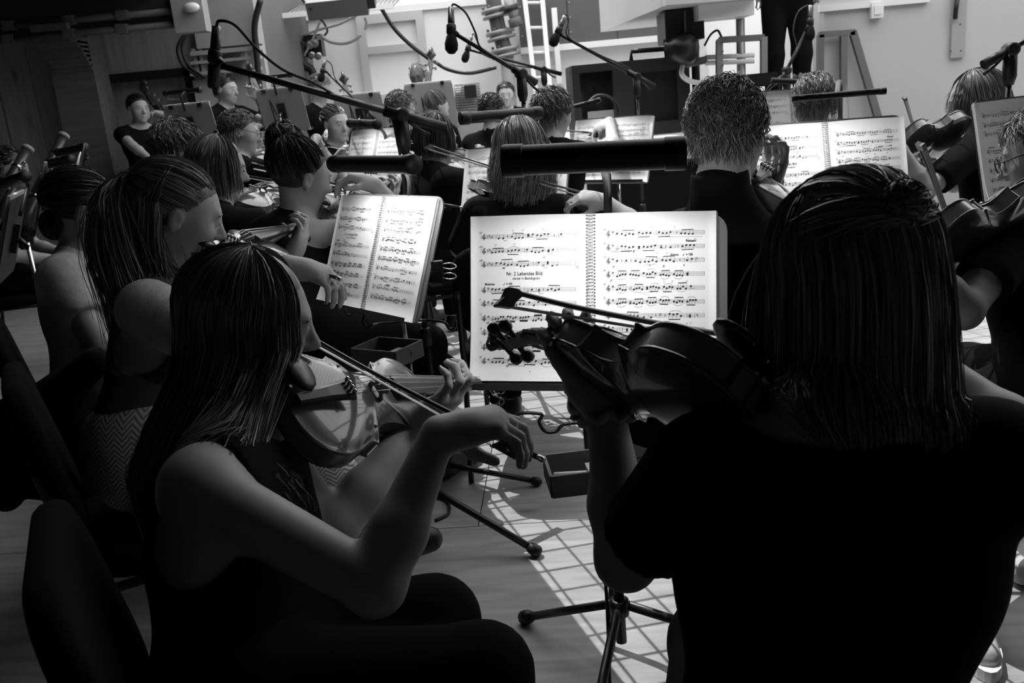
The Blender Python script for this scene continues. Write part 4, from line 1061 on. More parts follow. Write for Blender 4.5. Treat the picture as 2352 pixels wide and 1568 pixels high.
stand_lamp(P(806, 283, 4.45), P(866, 286, 4.15), .021, 'distant black tube lamp before the fair-haired woman', (.25, .3, -.9), [P(858, 292, 4.25), P(878, 300, 4.35), P(886, 322, 4.45), P(880, 360, 4.52)], power=.5)
# pale desks seen from behind at the basses
for (x, y, d, yaw, w, h, lb, lamp) in ((650, 254, 7.2, 200, .42, .34, 'pale music stand in front of the bearded bassist', 1), (990, 246, 8.0, 188, .44, .42, 'pale music stand hiding the bald bassist', 0), (828, 264, 7.6, 190, .42, .34, 'pale music stand behind the fair-haired woman', 0), (440, 286, 6.9, 197, .42, .30, 'pale music stand beside the female bassist', 1)):
    c = P(x, y, d); st_, Rb_ = music_stand(c, yaw, 12, lb, w=w, h=h, pale=True)
    R_ = Rb_; o = MB().box(c+R_@V(0, .012, .006), (w*.98, h, .006), R_).solo('folder', M_paper, lb.replace('pale music stand', 'white folder on the pale stand'), 'folder')
    for sx in (-.3, .3): MB().box(c+R_@V(sx*w, h/2-.005, -.004), (.028, .03, .03), R_).build('clip', M_black, st_)
    MB().tube(arc_pts([c+R_@V(.05, -.02, -.03), c+R_@V(.06, .1, -.06), c+R_@V(.05, -.25, -.05)], 5), .005, 6).build('lamp_cord', M_black, st_)
    if lamp: stand_lamp(c+R_@V(.19, h/2+.09, .06), c+R_@V(-.12, h/2+.09, .06), .02, 'black tube lamp on the pale stand '+lb.split('stand ')[1], (0, .1, -1), [c+R_@V(.0, h/2+.09, .05), c+R_@V(.0, h/2+.07, -.02), c+R_@V(.0, h/2-.04, -.03)], power=.2)
# dark stands at far left
for (x, y, d, yaw, lb, lp) in ((180, 402, 5.2, 62, 'dark stand farthest back at the left picture edge', ((133, 350), (196, 338))), (98, 455, 4.5, 66, 'dark stand between the bassoons and the woman with glasses', ((112, 375), (163, 366))), (28, 545, 3.7, 70, 'dark stand lowest at the left picture edge', ((10, 420), (58, 405)))):
    c = P(x, y, d); st_, Rd_ = music_stand(c, yaw, 20, lb)
    MB().box(c+Rd_@V(0, .02, .01), (.44, .33, .012), Rd_).solo('folder', M_paper2, 'grey folder on the '+lb, 'folder')
    (ax_, ay_), (bx_, by_) = lp
    stand_lamp(P(ax_, ay_, d-.05), P(bx_, by_, d-.15), .021, 'small glowing tube lamp on the '+lb, (.3, .2, -.9), [P(bx_-12, by_+6, d-.1), P(bx_+6, by_+22, d-.02), c+Rd_@V(.05, .1, -.02)], power=.03)
# accessories of the front stands
mb = MB().tube(arc_pts([P(1146, 925, 1.80), P(1150, 955, 1.80), P(1172, 964, 1.80), P(1192, 949, 1.80), P(1244, 951, 1.80), P(1238, 968, 1.80), P(1252, 990, 1.80), P(1278, 990, 1.80), P(1300, 973, 1.80), P(1390, 968, 1.81)], 4), .004, 6); mb.build('wire_hook', M_black, s1)
mb = MB().tube(arc_pts([P(793, 708, 2.52), P(797, 722, 2.52), P(808, 722, 2.52), P(812, 716, 2.52), P(835, 722, 2.52), P(834, 740, 2.52), P(845, 752, 2.52), P(856, 746, 2.52), P(880, 742, 2.55), P(980, 735, 2.55)], 4), .0035, 6); mb.build('wire_hook', M_black, s2)
mb = MB().tube(arc_pts([P(980, 735, 2.55), P(1020, 740, 2.5), P(1032, 755, 2.5), P(1044, 752, 2.5), P(1048, 738, 2.5)], 4), .004, 6); mb.build('wire_hook', M_black, s2)
for x, y in ((1000, 612), (1008, 635)):
    MB().box(P(1004, y, 2.36), (.03, .02, .03)).build('binder_clip', M_black, s2)
    MB().tube(arc_pts([P(1008, y-4, 2.36), P(1035, y-8, 2.34), P(1048, y, 2.34), P(1035, y+6, 2.34), P(1010, y+2, 2.36)], 4), .0018, 5).build('clip_wire', M_chrome, s2)
def tray(c, yaw, w, l, h, label, parent):
    t = thing('accessory_tray', label, 'tray', V(*c)-V(0, 0, h/2)); R = frame(V(math.cos(math.radians(yaw)), math.sin(math.radians(yaw)), 0), UP); c = V(*c)
    m = bpy.data.materials.get('tray_grey') or mat('tray_grey', .05, .6)
    MB().box(c+R@V(0, 0, -h/2), (w, l, .004), R).build('bottom', m, t)
    for x, y, a, b in ((0, l/2, w, .006), (0, -l/2, w, .006), (w/2, 0, .006, l), (-w/2, 0, .006, l)): MB().box(c+R@V(x, y, 0), (a, b, h), R).build('side', m, t)
    MB().box(c+R@V(.03, 0, -h/2+.014), (.05, l*.7, .02), R).build('rosin_box', M_paper2, t)
    MB().tube([c+R@V(-w*.4, l*.3, -h/2+.01), c+R@V(w*.3, l*.1, -h/2+.012)], .004, 8).build('pencil', M_horse, t)
    MB().bar(c+R@V(w/2, 0, 0), parent, .012, .012).build('arm', M_black, t)
    return t
tray(P(890, 808, 2.45), -32, .15, .12, .045, 'small open tray clamped below the left-centre stand', V(s2.location[0], s2.location[1], P(890, 808, 2.45)[2]))
tray(P(1345, 1082, 1.78), 4, .15, .11, .045, 'small open tray clamped to the nearest stand behind the bare forearm', V(s1.location[0], s1.location[1], P(1345, 1082, 1.78)[2]))
# lamp cord on the front stand
p_ = s1.location
MB().tube(arc_pts([(p_[0]-.02, p_[1]-.02, .62), (p_[0]-.035, p_[1]-.03, .45), (p_[0]-.03, p_[1]-.03, .25), (p_[0]-.04, p_[1]-.06, .006)], 6), .004, 6).build('lamp_cord', M_blackp, s1)
# bottle, floor cables
b0 = G(902, 1176)
t = thing('water_bottle', 'clear plastic bottle with dark cap standing on the floor', 'bottle', b0)
MB().lathe([(.001, 0), (.028, .001), (.031, .008), (.031, .12), (.027, .15), (.014, .178), (.0125, .19)], b0, (0, 0, 1), 20).build('bottle', M_glass, t)
MB().lathe([(.001, 0), (.0155, .0), (.0155, .022), (.013, .024), (.001, .024)], b0+UP*.186, (0, 0, 1), 18).build('cap', M_desk, t)
MB().lathe([(.0315, .05), (.0315, .10)], b0, (0, 0, 1), 20).build('label_band', M_deskg, t)
cable('floor_cable', [G(1000, 1195, .006), G(1030, 1178, .006), G(1025, 1150, .006), G(985, 1140, .006), G(900, 1145, .006), G(862, 1160, .006), G(880, 1190, .006), G(960, 1200, .006)], .006, 'black cable coiled on the floor around the bottle')
cable('floor_cable', [G(930, 1050, .006), G(965, 1030, .006), G(985, 1000, .006), G(970, 975, .006), G(930, 1000, .006), G(930, 1040, .006)], .005, 'thin black cable loop on the floor beyond the bottle')
cable('floor_cable', [G(1025, 735, .006), G(1060, 720, .006), G(1110, 745, .006), G(1050, 790, .006), G(1000, 770, .006)], .008, 'white cable loop on the floor under the left-centre stand', M_white2)
# ------------------------------------------------------------------ microphones
mic_stand(P(497, 62, 2.55), P(490, 206, 2.6), P(512, 152, 2.55), P(1022, 293, 2.95), .775, 'nearest long boom microphone stand crossing the upper left', 'nearest slim black microphone hanging at upper left', r=.0115, mr=.0165, wind=False, base_yaw=93,
          cablepts=[P(504, 48, 2.5), P(540, 58, 2.5), P(590, 112, 2.55), P(650, 160, 2.6), P(720, 190, 2.65), P(775, 220, 2.75), P(850, 240, 2.8), P(895, 262, 2.85), P(912, 320, 2.9), P(925, 400, 2.95), P(930, 470, 2.95)])
mic_stand(P(1036, 18, 3.8), P(1037, 123, 3.8), P(1050, 80, 3.8), P(1231, 190, 4.05), .8, 'boom microphone stand right of the bald bassist', 'black microphone with foam cover hanging top centre', mr=.017, cablepts=[P(1044, 10, 3.8), P(1070, 30, 3.8), P(1092, 75, 3.82), P(1105, 110, 3.85), P(1160, 145, 3.92), P(1195, 170, 3.98), P(1206, 240, 4.0)])
mic_stand(P(1083, 84, 6.6), P(1066, 143, 6.6), P(1080, 115, 6.6), P(1289, 170, 6.8), .8, 'farther boom microphone stand by the flanged pipe', 'small distant microphone with foam cover near the pipe', mr=.017, cablepts=[P(1088, 78, 6.6), P(1096, 95, 6.6), P(1110, 125, 6.6), P(1180, 150, 6.7), P(1245, 165, 6.75), P(1252, 230, 6.8)], foot_z=0)
mic_stand(P(1297, 38, 5.1), P(1268, 106, 5.1), P(1288, 80, 5.1), P(1504, 199, 5.3), .8, 'boom microphone stand in front of the black cabinet', 'tilted microphone with foam cover above the black cabinet', mr=.0165, cablepts=[P(1302, 33, 5.1), P(1306, 50, 5.1), P(1305, 85, 5.1), P(1375, 125, 5.15), P(1455, 168, 5.25), P(1465, 250, 5.3)])
mic_stand(P(1861, 14, 5.3), P(1861, 93, 5.3), P(1851, 72, 5.3), P(1792, 192, 5.3), .75, 'boom microphone stand beside the conductor', 'upright hanging microphone right of the conductor', mr=.0165, cablepts=[P(1852, 14, 5.3), P(1832, 30, 5.3), P(1822, 70, 5.3), P(1830, 110, 5.3), P(1818, 135, 5.3), P(1806, 165, 5.3)])
mic_stand(P(2480, 20, 3.1), P(2490, 110, 3.1), P(2470, 30, 3.1), P(2258, 149, 3.1), .70, 'boom microphone stand at the right picture edge', 'microphone beyond the right picture edge', mr=.0165)
mic_stand(P(746, 140, 7.2), P(736, 188, 7.2), P(750, 165, 7.2), P(872, 284, 7.3), .75, 'distant boom microphone stand among the basses', 'small distant microphone hanging near the junction box', mr=.017, cablepts=[P(752, 140, 7.2), P(762, 150, 7.2), P(770, 180, 7.2), P(800, 215, 7.2), P(840, 252, 7.25)])
# ------------------------------------------------------------------ people
def rot_about(v, k, a):
    k = nrm(k); return v*math.cos(a)+np.cross(k, v)*math.sin(a)+k*(k@v)*(1-math.cos(a))
def ik(s, w, l1, l2, hint):
    s, w = V(*s), V(*w); d = np.linalg.norm(w-s); ax = nrm(w-s)
    if d >= (l1+l2)*.995: return s+(w-s)*l1/(l1+l2)
    a = (l1*l1-l2*l2+d*d)/(2*d); h = math.sqrt(max(l1*l1-a*a, 0)); hp = V(*hint); hp = nrm(hp-ax*(hp@ax)); return s+ax*a+hp*h
HLEN = ((.043, .025, .019), (.047, .029, .020), (.043, .027, .020), (.034, .020, .018))
def hand_prims(w, d, n, side, curls, spread=.06, thumb=None, sc=1.0):
    w = V(*w); d = nrm(d); n = nrm(n-d*(V(*n)@d)); th = np.cross(d, n)*(1 if side == 'R' else -1)
    pr = []; out = []
    for j in range(4):
        off = (.029-.0195*j)*sc; kn = w+d*(.088-.005*abs(j-1))*sc+th*off-n*.004*(1 if j in (1, 2) else 0)
        pr.append(pc(w+th*off*.45+d*.005, kn, .0155*sc, .0118*sc, .018))
        dirv = nrm(d+th*spread*(1.2-.8*j)); p = kn; ang = 0; r = (.0090, .0092, .0088, .0076)[j]*sc
        for sgm in range(3):
            ang += math.radians(curls[j][sgm]); dv = nrm(dirv*math.cos(ang)+n*math.sin(ang)); q = p+dv*HLEN[j][sgm]*sc
            pr.append(pc(p, q, r*(1-.06*sgm), r*(.94-.08*sgm), .005)); p = q
        out.append(p)
    tb = w+d*.022*sc+th*.020*sc+n*.006
    if thumb is None: t1 = nrm(d*.62+th*.62+n*.45); t2 = nrm(d*.85+th*.2+n*.45)
    else: t1, t2 = nrm(V(*thumb[0])), nrm(V(*thumb[1]))
    m = tb+t1*.048*sc; pr += [pc(w+d*.01, tb+t1*.012, .016*sc, .0145*sc, .02), pc(tb, m, .0140*sc, .0105*sc, .012), pc(m, m+t2*.034*sc, .0105*sc, .0082*sc, .006)]
    pr.append(pe(w+d*.045*sc, V(.018, .018, .018)*sc, None, .03))
    return pr
RELAX = ((25, 30, 20), (30, 35, 20), (32, 38, 22), (35, 38, 22)); BOWH = ((40, 45, 20), (42, 45, 22), (42, 42, 20), (35, 50, 30)); NECKH = ((20, 75, 45), (18, 70, 45), (15, 62, 42), (10, 55, 40))
def head_prims(c, Rh, sc=1.0, ears=True):
    L = lambda x, y, z: c+Rh@(V(x, y, z)*sc)
    E = lambda p, r, k=.02, op='+': pe(L(*p), V(*r)*sc, Rh, k, op)
    pr = [E((0, -.016, .034), (.073, .092, .078), .02), E((0, .034, -.008), (.060, .056, .074), .04), E((0, .032, -.066), (.048, .048, .040), .035), E((0, .070, -.099), (.020, .016, .015), .03)]
    pr += [E((s*.040, .052, -.022), (.022, .022, .018), .03) for s in (1, -1)]
    pr += [pc(L(-.032, .080, .022), L(.032, .080, .022), .011*sc, None, .016)]
    pr += [E((s*.031, .098, .003), (.017, .013, .010), .010, '-') for s in (1, -1)]
    pr += [E((s*.031, .080, .003), (.0125, .0125, .0115), .004) for s in (1, -1)]
    pr += [pc(L(0, .086, .014), L(0, .109, -.030), .0078*sc, .0115*sc, .012)]+[E((s*.0105, .097, -.034), (.008, .009, .007), .008) for s in (1, -1)]
    pr += [E((0, .088, -.0575), (.023, .0105, .0058), .006), E((0, .086, -.0685), (.019, .0105, .0066), .006), E((0, .100, -.0628), (.021, .005, .0016), .003, '-')]
    if ears:
        for s in (1, -1): pr += [E((s*.0765, -.012, -.004), (.0085, .018, .031), .008), E((s*.084, -.008, -.002), (.006, .009, .016), .005, '-')]
    return pr
def scalp(c, Rh, dirs, lift=0.0, sc=1.0):
    d = np.asarray(dirs); r = V(.0755, .096, .0825)+lift
    return c+((V(0, -.016, .034)+d*r)*sc)@Rh.T
def rnd_dirs(n, rs, cond):
    out = []
    while len(out) < n:
        v = rs.normal(size=(n*3, 3)); v /= np.linalg.norm(v, axis=1)[:, None]; v = v[cond(v)]; out += list(v)
    return np.array(out[:n])
def on_scalp(v): return (v[:, 2] > np.where(v[:, 1] < -.15, -.72, -.30)) & ~((v[:, 1] > .50) & (v[:, 2] < .52)) & ~((v[:, 1] > .22) & (v[:, 2] < .02))
def slerp(a, b, t):
    o = math.acos(max(-1, min(1, float(a@b)))); 
    if o < 1e-3: return a
    return (math.sin((1-t)*o)*a+math.sin(t*o)*b)/math.sin(o)
def hair_lines(c, Rh, style, n, rs, sc=1.0, **k):
    """strands in world space; every style follows the skull and then gravity or a tie"""
    up = Rh[:, 2]; back = -Rh[:, 1]; lines = []
    G_ = V(0, 0, -1)
    if style == 'short':
        L = k.get('length', .05); cd = nrm(k.get('comb', (0, -.6, -.5)))
        for d in rnd_dirs(n, rs, on_scalp):
            nz_ = cd+rs.normal(size=3)*k.get('mess', .25); tang = nrm(nz_-d*(nz_@d)); l = L*rs.uniform(.7, 1.15)*(1.25 if d[2] > .3 else .7); p = d*1.0; pts = []
            wob = rs.normal(size=3)
            for i in range(6):
                t = i/5; q = nrm(d+tang*l/.085*t+np.array([math.sin(5*t+wob[0]*9), math.sin(4*t+wob[1]*9), math.cos(5*t+wob[2]*9)])*k.get('curl', .15)*t*.22)
                q = q*(1.02+k.get('lift', .16)*(math.sin(t*2.2)*.8+.25*wob[0]*math.sin(6*t+wob[1]*5)))
                if d[2] < -.22 and d[1] < .15: q = d*(1.03+.04*t*(1+wob[2]))+V(wob[0]*.22, .20*t, -1)*.46*(1+.3*wob[1])*k.get('nape', 1)*t+V(math.sin(5*t+wob[0]*9), 0, 0)*.05*t
                pts.append(q)
            lines.append(scalp(c, Rh, pts, .004, sc))
    elif style in ('down', 'bob'):
        L0 = k.get('length', .40); amin, amax = k.get('az', (58, 302)); gather = k.get('gather', 0); bulge = k.get('bulge', .012)
        for i in range(n):
            az = math.radians(rs.uniform(amin, amax)); th0 = rs.uniform(.02, .75) if rs.random() < .6 else rs.uniform(.3, 1.3); lay = rs.uniform(0, 1)
            part = k.get('part', 0.0); thm = math.radians(k.get('thmax', 98))+rs.normal()*.05
            if abs(math.degrees(az)-180) > 110: thm *= k.get('facelift', .8)
            m = 7; pts = []
            for t in np.linspace(0, 1, m):
                th = th0+(thm-th0)*t; d = V(math.sin(th)*math.sin(az), math.sin(th)*math.cos(az), math.cos(th)); d = nrm(d+V(part*(1-t), 0, 0))
                pts.append(scalp(c, Rh, d[None], .003+bulge*lay*(.5+.5*t), sc)[0])
            out = nrm((pts[-1]-c)*V(1, 1, 0)); p = pts[-1]; l = L0*rs.uniform(.82, 1.04)*k.get('lenf', lambda a: 1)(math.degrees(az)); ns = k.get('seg', 8)
            w1, w2 = rs.normal()*.5, rs.uniform(0, 6.28); ctr = V(c[0], c[1], 0)+V(*k.get('sway', (0, 0, 0)))*0
            st = nrm(pts[-1]-pts[-2])
            for j in range(1, ns+1):
                t = j/ns; dv = nrm(st*max(0, .55-t)*1.6+G_+V(*k.get('sway', (0, 0, 0)))*t)
                p = p+dv*l/ns
                q = p+out*(k.get('flare', 0)*math.sin(t*3.0)*.02-gather*t*t*.06)+V(math.sin(w2+t*k.get('wave', 3))*.006, math.cos(w2+t*k.get('wave', 3))*.006, 0)*k.get('wavy', .5)*(.3+t)+np.cross(UP, out)*w1*.008*t
                pts.append(q)
            lines.append(np.array(pts))
    elif style == 'tied':
        tie = nrm(V(*k.get('tie', (0, -.8, .45)))); tl = k.get('tielift', .012); tail = k.get('tail', 0); zmin = k.get('zmin', -.5)
        ds = rnd_dirs(n, rs, lambda v: on_scalp(v) & (v[:, 2] > zmin))
        for d in ds:
            lay = rs.uniform(0, 1); e = nrm(tie+rs.normal(size=3)*.07); pts = []
            for t in np.linspace(0, 1, 9):
                q = slerp(d, e, t); pts.append(scalp(c, Rh, q[None], .003+.010*lay*math.sin(t*2.6)+tl*t*t, sc)[0])
            if tail:
                p = pts[-1]; w2 = rs.uniform(0, 6.28); st = nrm(Rh@tie); l = tail*rs.uniform(.75, 1.05); off = rs.normal(size=3)*k.get('tailw', .018)
                for j in range(1, 11):
                    t = j/10; dv = nrm(st*max(0, .35-t)*3+G_+V(*k.get('sway', (0, 0, 0)))*t); p = p+dv*l/10
                    pts.append(p+off*math.sin(min(1, t*1.6)*1.57)+V(math.sin(w2+t*5)*.008, math.cos(w2+t*5)*.008, 0)*t)
            lines.append(np.array(pts))
    return lines
def bun_lines(c, ctr, r, n, rs):
    lines = []
    for i in range(n):
        ax = nrm(rs.normal(size=3)); u = nrm(np.cross(ax, V(.2, .5, .8))); w = np.cross(ax, u); a0 = rs.uniform(0, 6.28); rr = r*rs.uniform(.86, 1.08)
        lines.append(np.array([ctr+rr*(math.cos(a0+t)*u+math.sin(a0+t)*w) for t in np.linspace(0, 2.4, 9)]))
    return lines
def push_out(lines, coll, z0, rs):
    coll, arms_ = coll
    n = [len(l) for l in lines]; A = np.concatenate(lines); lay = np.repeat(rs.uniform(.003, .013, len(lines)), n); low = A[:, 2] < z0
    for _ in range(3):
        for p in coll:
            a, b, ra, rb, nn, s = p[1], p[2], p[3], p[4], p[6], p[7]; ba = b-a; L2 = max(ba@ba, 1e-9)
            t = np.clip((A-a)@ba/L2, 0, 1); o = A-a-t[:, None]*ba; q = o
            if nn is not None: q = o+np.outer(o@nn, nn)*(1/s-1)
            d = np.linalg.norm(q, axis=1); r = ra+(rb-ra)*t+lay; m = low & (d < r) & (d > 1e-6)
            A[m] += o[m]*((r/np.maximum(d, 1e-6))[m]-1)[:, None]
    out = []
    for l in np.split(A, np.cumsum(n)[:-1]):                    # strands that would cross a bare arm end there
        cut = len(l)
        for p in arms_:
            a, b = p[1], p[2]; ba = b-a; t = np.clip((l-a)@ba/max(ba@ba, 1e-9), 0, 1); d = np.linalg.norm(l-a-t[:, None]*ba, axis=1)
            k = np.nonzero(d < p[3]+(p[4]-p[3])*t)[0]
            if len(k): cut = min(cut, k[0])
        out.append(l[:max(cut, 3)])
    return out
def build_hair(person, c, Rh, spec, rs, off, sc=1.0, res=.006, coll=None):
    """cap under the strands plus strands, one mesh"""
    st = dict(spec); m = st.pop('mat'); style = st.pop('style'); n = st.pop('n'); r = st.pop('r', .0011); loc = off
    drape = st.pop('drape', None); bun = st.pop('bun', None); extra = st.pop('extra', None)
    capi = st.pop('cap', .001)
    E = lambda p, rr, k=.01, op='+': pe(c+Rh@(V(*p)*sc), V(*rr)*sc, Rh, k, op)
    prims = [E((0, -.016, .034), (.0755+capi, .096+capi, .0825+capi)), E((0, .105, -.030), (.078, .075, .088), .01, '-'), E((0, .03, -.12), (.12, .085, .10), .01, '-'), E((0, -.01, -.13), (.09, .095, .075), .01, '-')]
    for q in st.pop('vol', []): prims.append(pe(c+Rh@V(*q[0]) if len(q) < 4 else V(*q[0]), V(*q[1]), Rh if len(q) < 4 else q[3], q[2]))
    if bun is not None: prims.append(pe(bun[0], V(bun[1], bun[1], bun[1])*.93, None, .01))
    cap = sdf_mesh('hair', prims, res)
    lines = hair_lines(c, Rh, style, n, rs, sc, **st)
    if extra is not None: lines += hair_lines(c, Rh, extra.pop('style'), extra.pop('n'), rs, sc, **extra)
    if drape is not None:
        for i, l in enumerate(lines):
            q = np.clip((c[2]-.03-l[:, 2])/.16, 0, 1); lines[i] = l+np.outer(q*q*(3-2*q), drape)
    if coll: lines = push_out(lines, coll, c[2]-.07, rs)
    if bun is not None: lines += bun_lines(c, V(*bun[0]), bun[1], n//5, rs)
    sv, sf_ = strand_geo(lines, r)
    cv = np.empty(len(cap.vertices)*3, np.float32); cap.vertices.foreach_get('co', cv); cv = cv.reshape(-1, 3)
    cf_ = np.empty(len(cap.loops), np.int32); cap.loops.foreach_get('vertex_index', cf_); cf_ = cf_.reshape(-1, 4)
    bpy.data.meshes.remove(cap)
    me = np_mesh('hair', np.concatenate([cv, sv])-off, np.concatenate([cf_, sf_+len(cv)]), 4)
    return link_mesh('hair', me, m, person)
def person(label, H, yaw, head=None, sh=None, el=None, wr=None, pelvis=None, knees=None, feet=None, stand=False, top='tee', hair=None, res=.008, skin=None, wide=1.0, sc=1.0,
           hands=None, glasses=False, topm=None, legm=None, foot_z=0.0, seed=0, beard=None, chair_label=None, chair_yaw=None, eyes=True, legs=True, scoop=.07, sleeve=.5, shoe=None, neckfix=None, group='musicians of the orchestra', chair_off=0.0, earr=False, belly=1.0, toe=None, sleeves=None, nk=.88, collar=False):
    rs = np.random.RandomState(seed+5); H = V(*H); f = f_of(yaw); rt = V(f[1], -f[0], 0)
    hy, hp, hr = head if head is not None else (yaw, 8, 0)
    hf = f_of(hy); a = math.radians(hp); hrt = V(hf[1], -hf[0], 0); hfd = hf*math.cos(a)-UP*math.sin(a); hup = np.cross(hrt, hfd)
    b = math.radians(hr); hrt, hup = hrt*math.cos(b)-hup*math.sin(b), hup*math.cos(b)+hrt*math.sin(b)
    Rh = np.stack([hrt, hfd, hup], 1)
    nb = V(*neckfix) if neckfix is not None else H-UP*.150*sc-f*.045
    if sh is None: sm = nb-UP*.050; sh = (sm-rt*.165*wide*sc, sm+rt*.165*wide*sc)
    sl, sr = V(*sh[0]), V(*sh[1]); sm = (sl+sr)/2
    if pelvis is None:
        pelvis = V(sm[0]-f[0]*.05, sm[1]-f[1]*.05, .555) if not stand else V(sm[0], sm[1], sm[2]-.47*sc)
    pelvis = V(*pelvis); side = nrm(sr-sl); upv = nrm(sm-pelvis); dn = nrm(np.cross(side, upv)); prt = nrm(V(rt[0], rt[1], 0))
    hl, hrr = pelvis-prt*.085*wide, pelvis+prt*.085*wide
    if knees is None:
        if stand: knees = [V(h[0], h[1], foot_z+.48)+f*.03+prt*s*.01 for h, s in ((hl, -1), (hrr, 1))]
        else: knees = [h+f*.42+prt*s*.06+V(0, 0, .52-h[2]) for h, s in ((hl, -1), (hrr, 1))]
    if feet is None: feet = [V(k[0], k[1], foot_z+.075)+f*(.02 if not stand else -.03) for k in knees]
    td = f if toe is None else nrm(V(*toe))
    kl, kr = V(*knees[0]), V(*knees[1]); fl_, fr_ = V(*feet[0]), V(*feet[1])
    if wr is None: wr = [None, None]
    if el is None: el = [None, None]
    W_, E_ = [], []
    for s, S, w, e in ((-1, sl, wr[0], el[0]), (1, sr, wr[1], el[1])):
        if w is None: w = (S+V(0, 0, -.47)+rt*s*.06) if stand else (pelvis+f*.27+rt*s*.13+UP*.10)
        w = V(*w); 
        if e is None: e = ik(S, w, .285*sc, .25*sc, -UP+rt*s*.6-f*.3)
        W_.append(w); E_.append(V(*e))
    chest = sm-upv*.105; waist = sm+(pelvis-sm)*.62
    torso = [pc(chest, waist, .146*wide*belly, .122*wide*belly, .04, dn, .70), pc(waist, pelvis, .125*wide*belly, .152*wide, .05, dn, .74), pc(sl+side*.02, sr-side*.02, .050, None, .05), pe(chest+upv*.01, V(.12*wide, .12, .12), np.stack([side, dn, upv], 1)@np.diag([1, .72, 1]) if 0 else None, .05) if 0 else pc(chest-side*.06, chest+side*.06, .098, None, .05, dn, .85)]
    traps = [pc(nb+UP*.01, sl+(sm-sl)*.35+UP*.012, .045, .04, .05), pc(nb+UP*.01, sr+(sm-sr)*.35+UP*.012, .045, .04, .05)]
    neck = [pc(nb-UP*.02, H+Rh@V(0, -.028, -.045)*sc, .056*sc*nk, .050*sc*nk, .03), pc(nb+f*.03, H+Rh@V(0, .01, -.07)*sc, .042*sc*nk, .04*sc*nk, .03)]
    arms = []
    for S, e, w in ((sl, E_[0], W_[0]), (sr, E_[1], W_[1])):
        arms += [pc(S, e, .048*sc, .037*sc, .03), pc(e, e+(w-e)*.35, .038*sc, .038*sc, .02), pc(e+(w-e)*.35, w, .037*sc, .0245*sc, .02)]
    legp = []
    for h, k_, ft in ((hl, kl, fl_), (hrr, kr, fr_)):
        legp += [pc(h, k_, .080*wide, .056, .04), pc(k_, k_+(ft-k_)*.35, .055, .056, .03), pc(k_+(ft-k_)*.35, ft, .054, .036, .03), pc(ft-UP*.02, ft+td*.15-UP*.045, .034, .026, .02)]
    hp_ = []
    for i, sd in enumerate('LR'):
        hd = (hands or {}).get(sd)
        w, e = W_[i], E_[i]; d0 = nrm(w-e)
        if hd is None: hp_ += hand_prims(w, d0, nrm(f*.3-UP+rt*(.4 if sd == 'L' else -.4)), sd, RELAX, sc=sc)
        else: hp_ += hand_prims(w, hd['d'], hd['n'], sd, hd.get('c', RELAX), hd.get('s', .06), hd.get('t'), sc*hd.get('sc', 1))
    body = torso+traps+neck+arms+(legp if legs else [])+head_prims(H, Rh, sc)+hp_
    off = V(pelvis[0], pelvis[1], foot_z)
    me = sdf_mesh('person', body, res)
    o = link_mesh('person', me, skin or M_skin)
    me.transform(Matrix.Translation(-Vector(off))); o.location = tuple(off); tag(o, label, 'person', group)
    def child(nm, prims, rs_, m, inf=0, clips=(), lab=None):
        mm = sdf_mesh(nm, prims, rs_, inf, clips); mm.transform(Matrix.Translation(-Vector(off))); c_ = link_mesh(nm, mm, m, o)
        if lab: c_['label'] = lab
        return c_
    topm = topm or M_cloth; legm = legm or M_cloth
    neckhole = [pe(nb+UP*.05+f*.035, V(scoop, scoop*1.05, .075), None, .01, '-')]
    if collar: child('collar', [pc(nb-UP*.035, nb+UP*.052-f*.004, .074, .066, .01, flat=True), pc(nb+UP*.03, nb+UP*.12, .057, None, .004, op='-')], .005, topm)
    if top != 'none':
        g = [p[:3]+(p[3]+.012, p[4]+.012)+p[5:] for p in torso]
        if top in ('tee', 'long'):
            g += [p[:3]+(p[3]+.010, p[4]+.010)+p[5:] for p in traps]
            for i, (S, e, w) in enumerate(((sl, E_[0], W_[0]), (sr, E_[1], W_[1]))):
                if top == 'long': g += [pc(S, e, .062, .052, .03), pc(e, e+(w-e)*.9, .052, .036, .02, flat=True)]
                else: g += [pc(S, S+(e-S)*sleeve, .064, .060, .03, flat=True)]
            g += neckhole
        elif top == 'tank':
            g += [p[:3]+(p[3]+.006, p[4]+.006)+p[5:] for p in traps]+neckhole
            for S in (sl, sr):
                o_ = nrm(S-sm); g += [pe(S+o_*.035-upv*.01, V(.085, .085, .12), np.stack([o_, nrm(np.cross(upv, o_)), upv], 1), .012, '-')]
        child('top', g, max(res*1.5, .010), topm)
    if sleeves:
        for S, e in ((sl, E_[0]), (sr, E_[1])): child('sleeve', [pc(S+nrm(sm-S)*.02, S+(e-S)*.62, .072, .066, .03, flat=True)], max(res, .010), sleeves)
    if legs:
        g = [pc(waist+(pelvis-waist)*.45, pelvis, .138*wide, .168*wide, .05, dn, .78)]
        for h, k_, ft in ((hl, kl, fl_), (hrr, kr, fr_)): g += [pc(h, k_, .094*wide, .068, .05), pc(k_, ft+UP*.03, .068, .055, .03, flat=True)]
        child('trousers', g, max(res*1.7, .013), legm)
        sm_ = shoe or M_blackp
        for ft in (fl_, fr_):
            g = [pc(ft-UP*.03-td*.02, ft+td*.15-UP*.042, .042, .034, .02), pc(ft+UP*.01, ft-UP*.03, .042, .044, .02)]
            child('shoe', g, max(res*1.2, .009), sm_, clips=[(V(0, 0, foot_z+.001), V(0, 0, -1))])
    if hair: build_hair(o, H, Rh, hair, rs, off, sc, max(res, .008), ([p[:3]+(p[3]+.013, p[4]+.013)+p[5:] for p in torso[:2]+torso[3:]+traps+neck[:1]], arms[hair.pop('cutfrom', 0):]) if hair['style'] != 'short' else None)
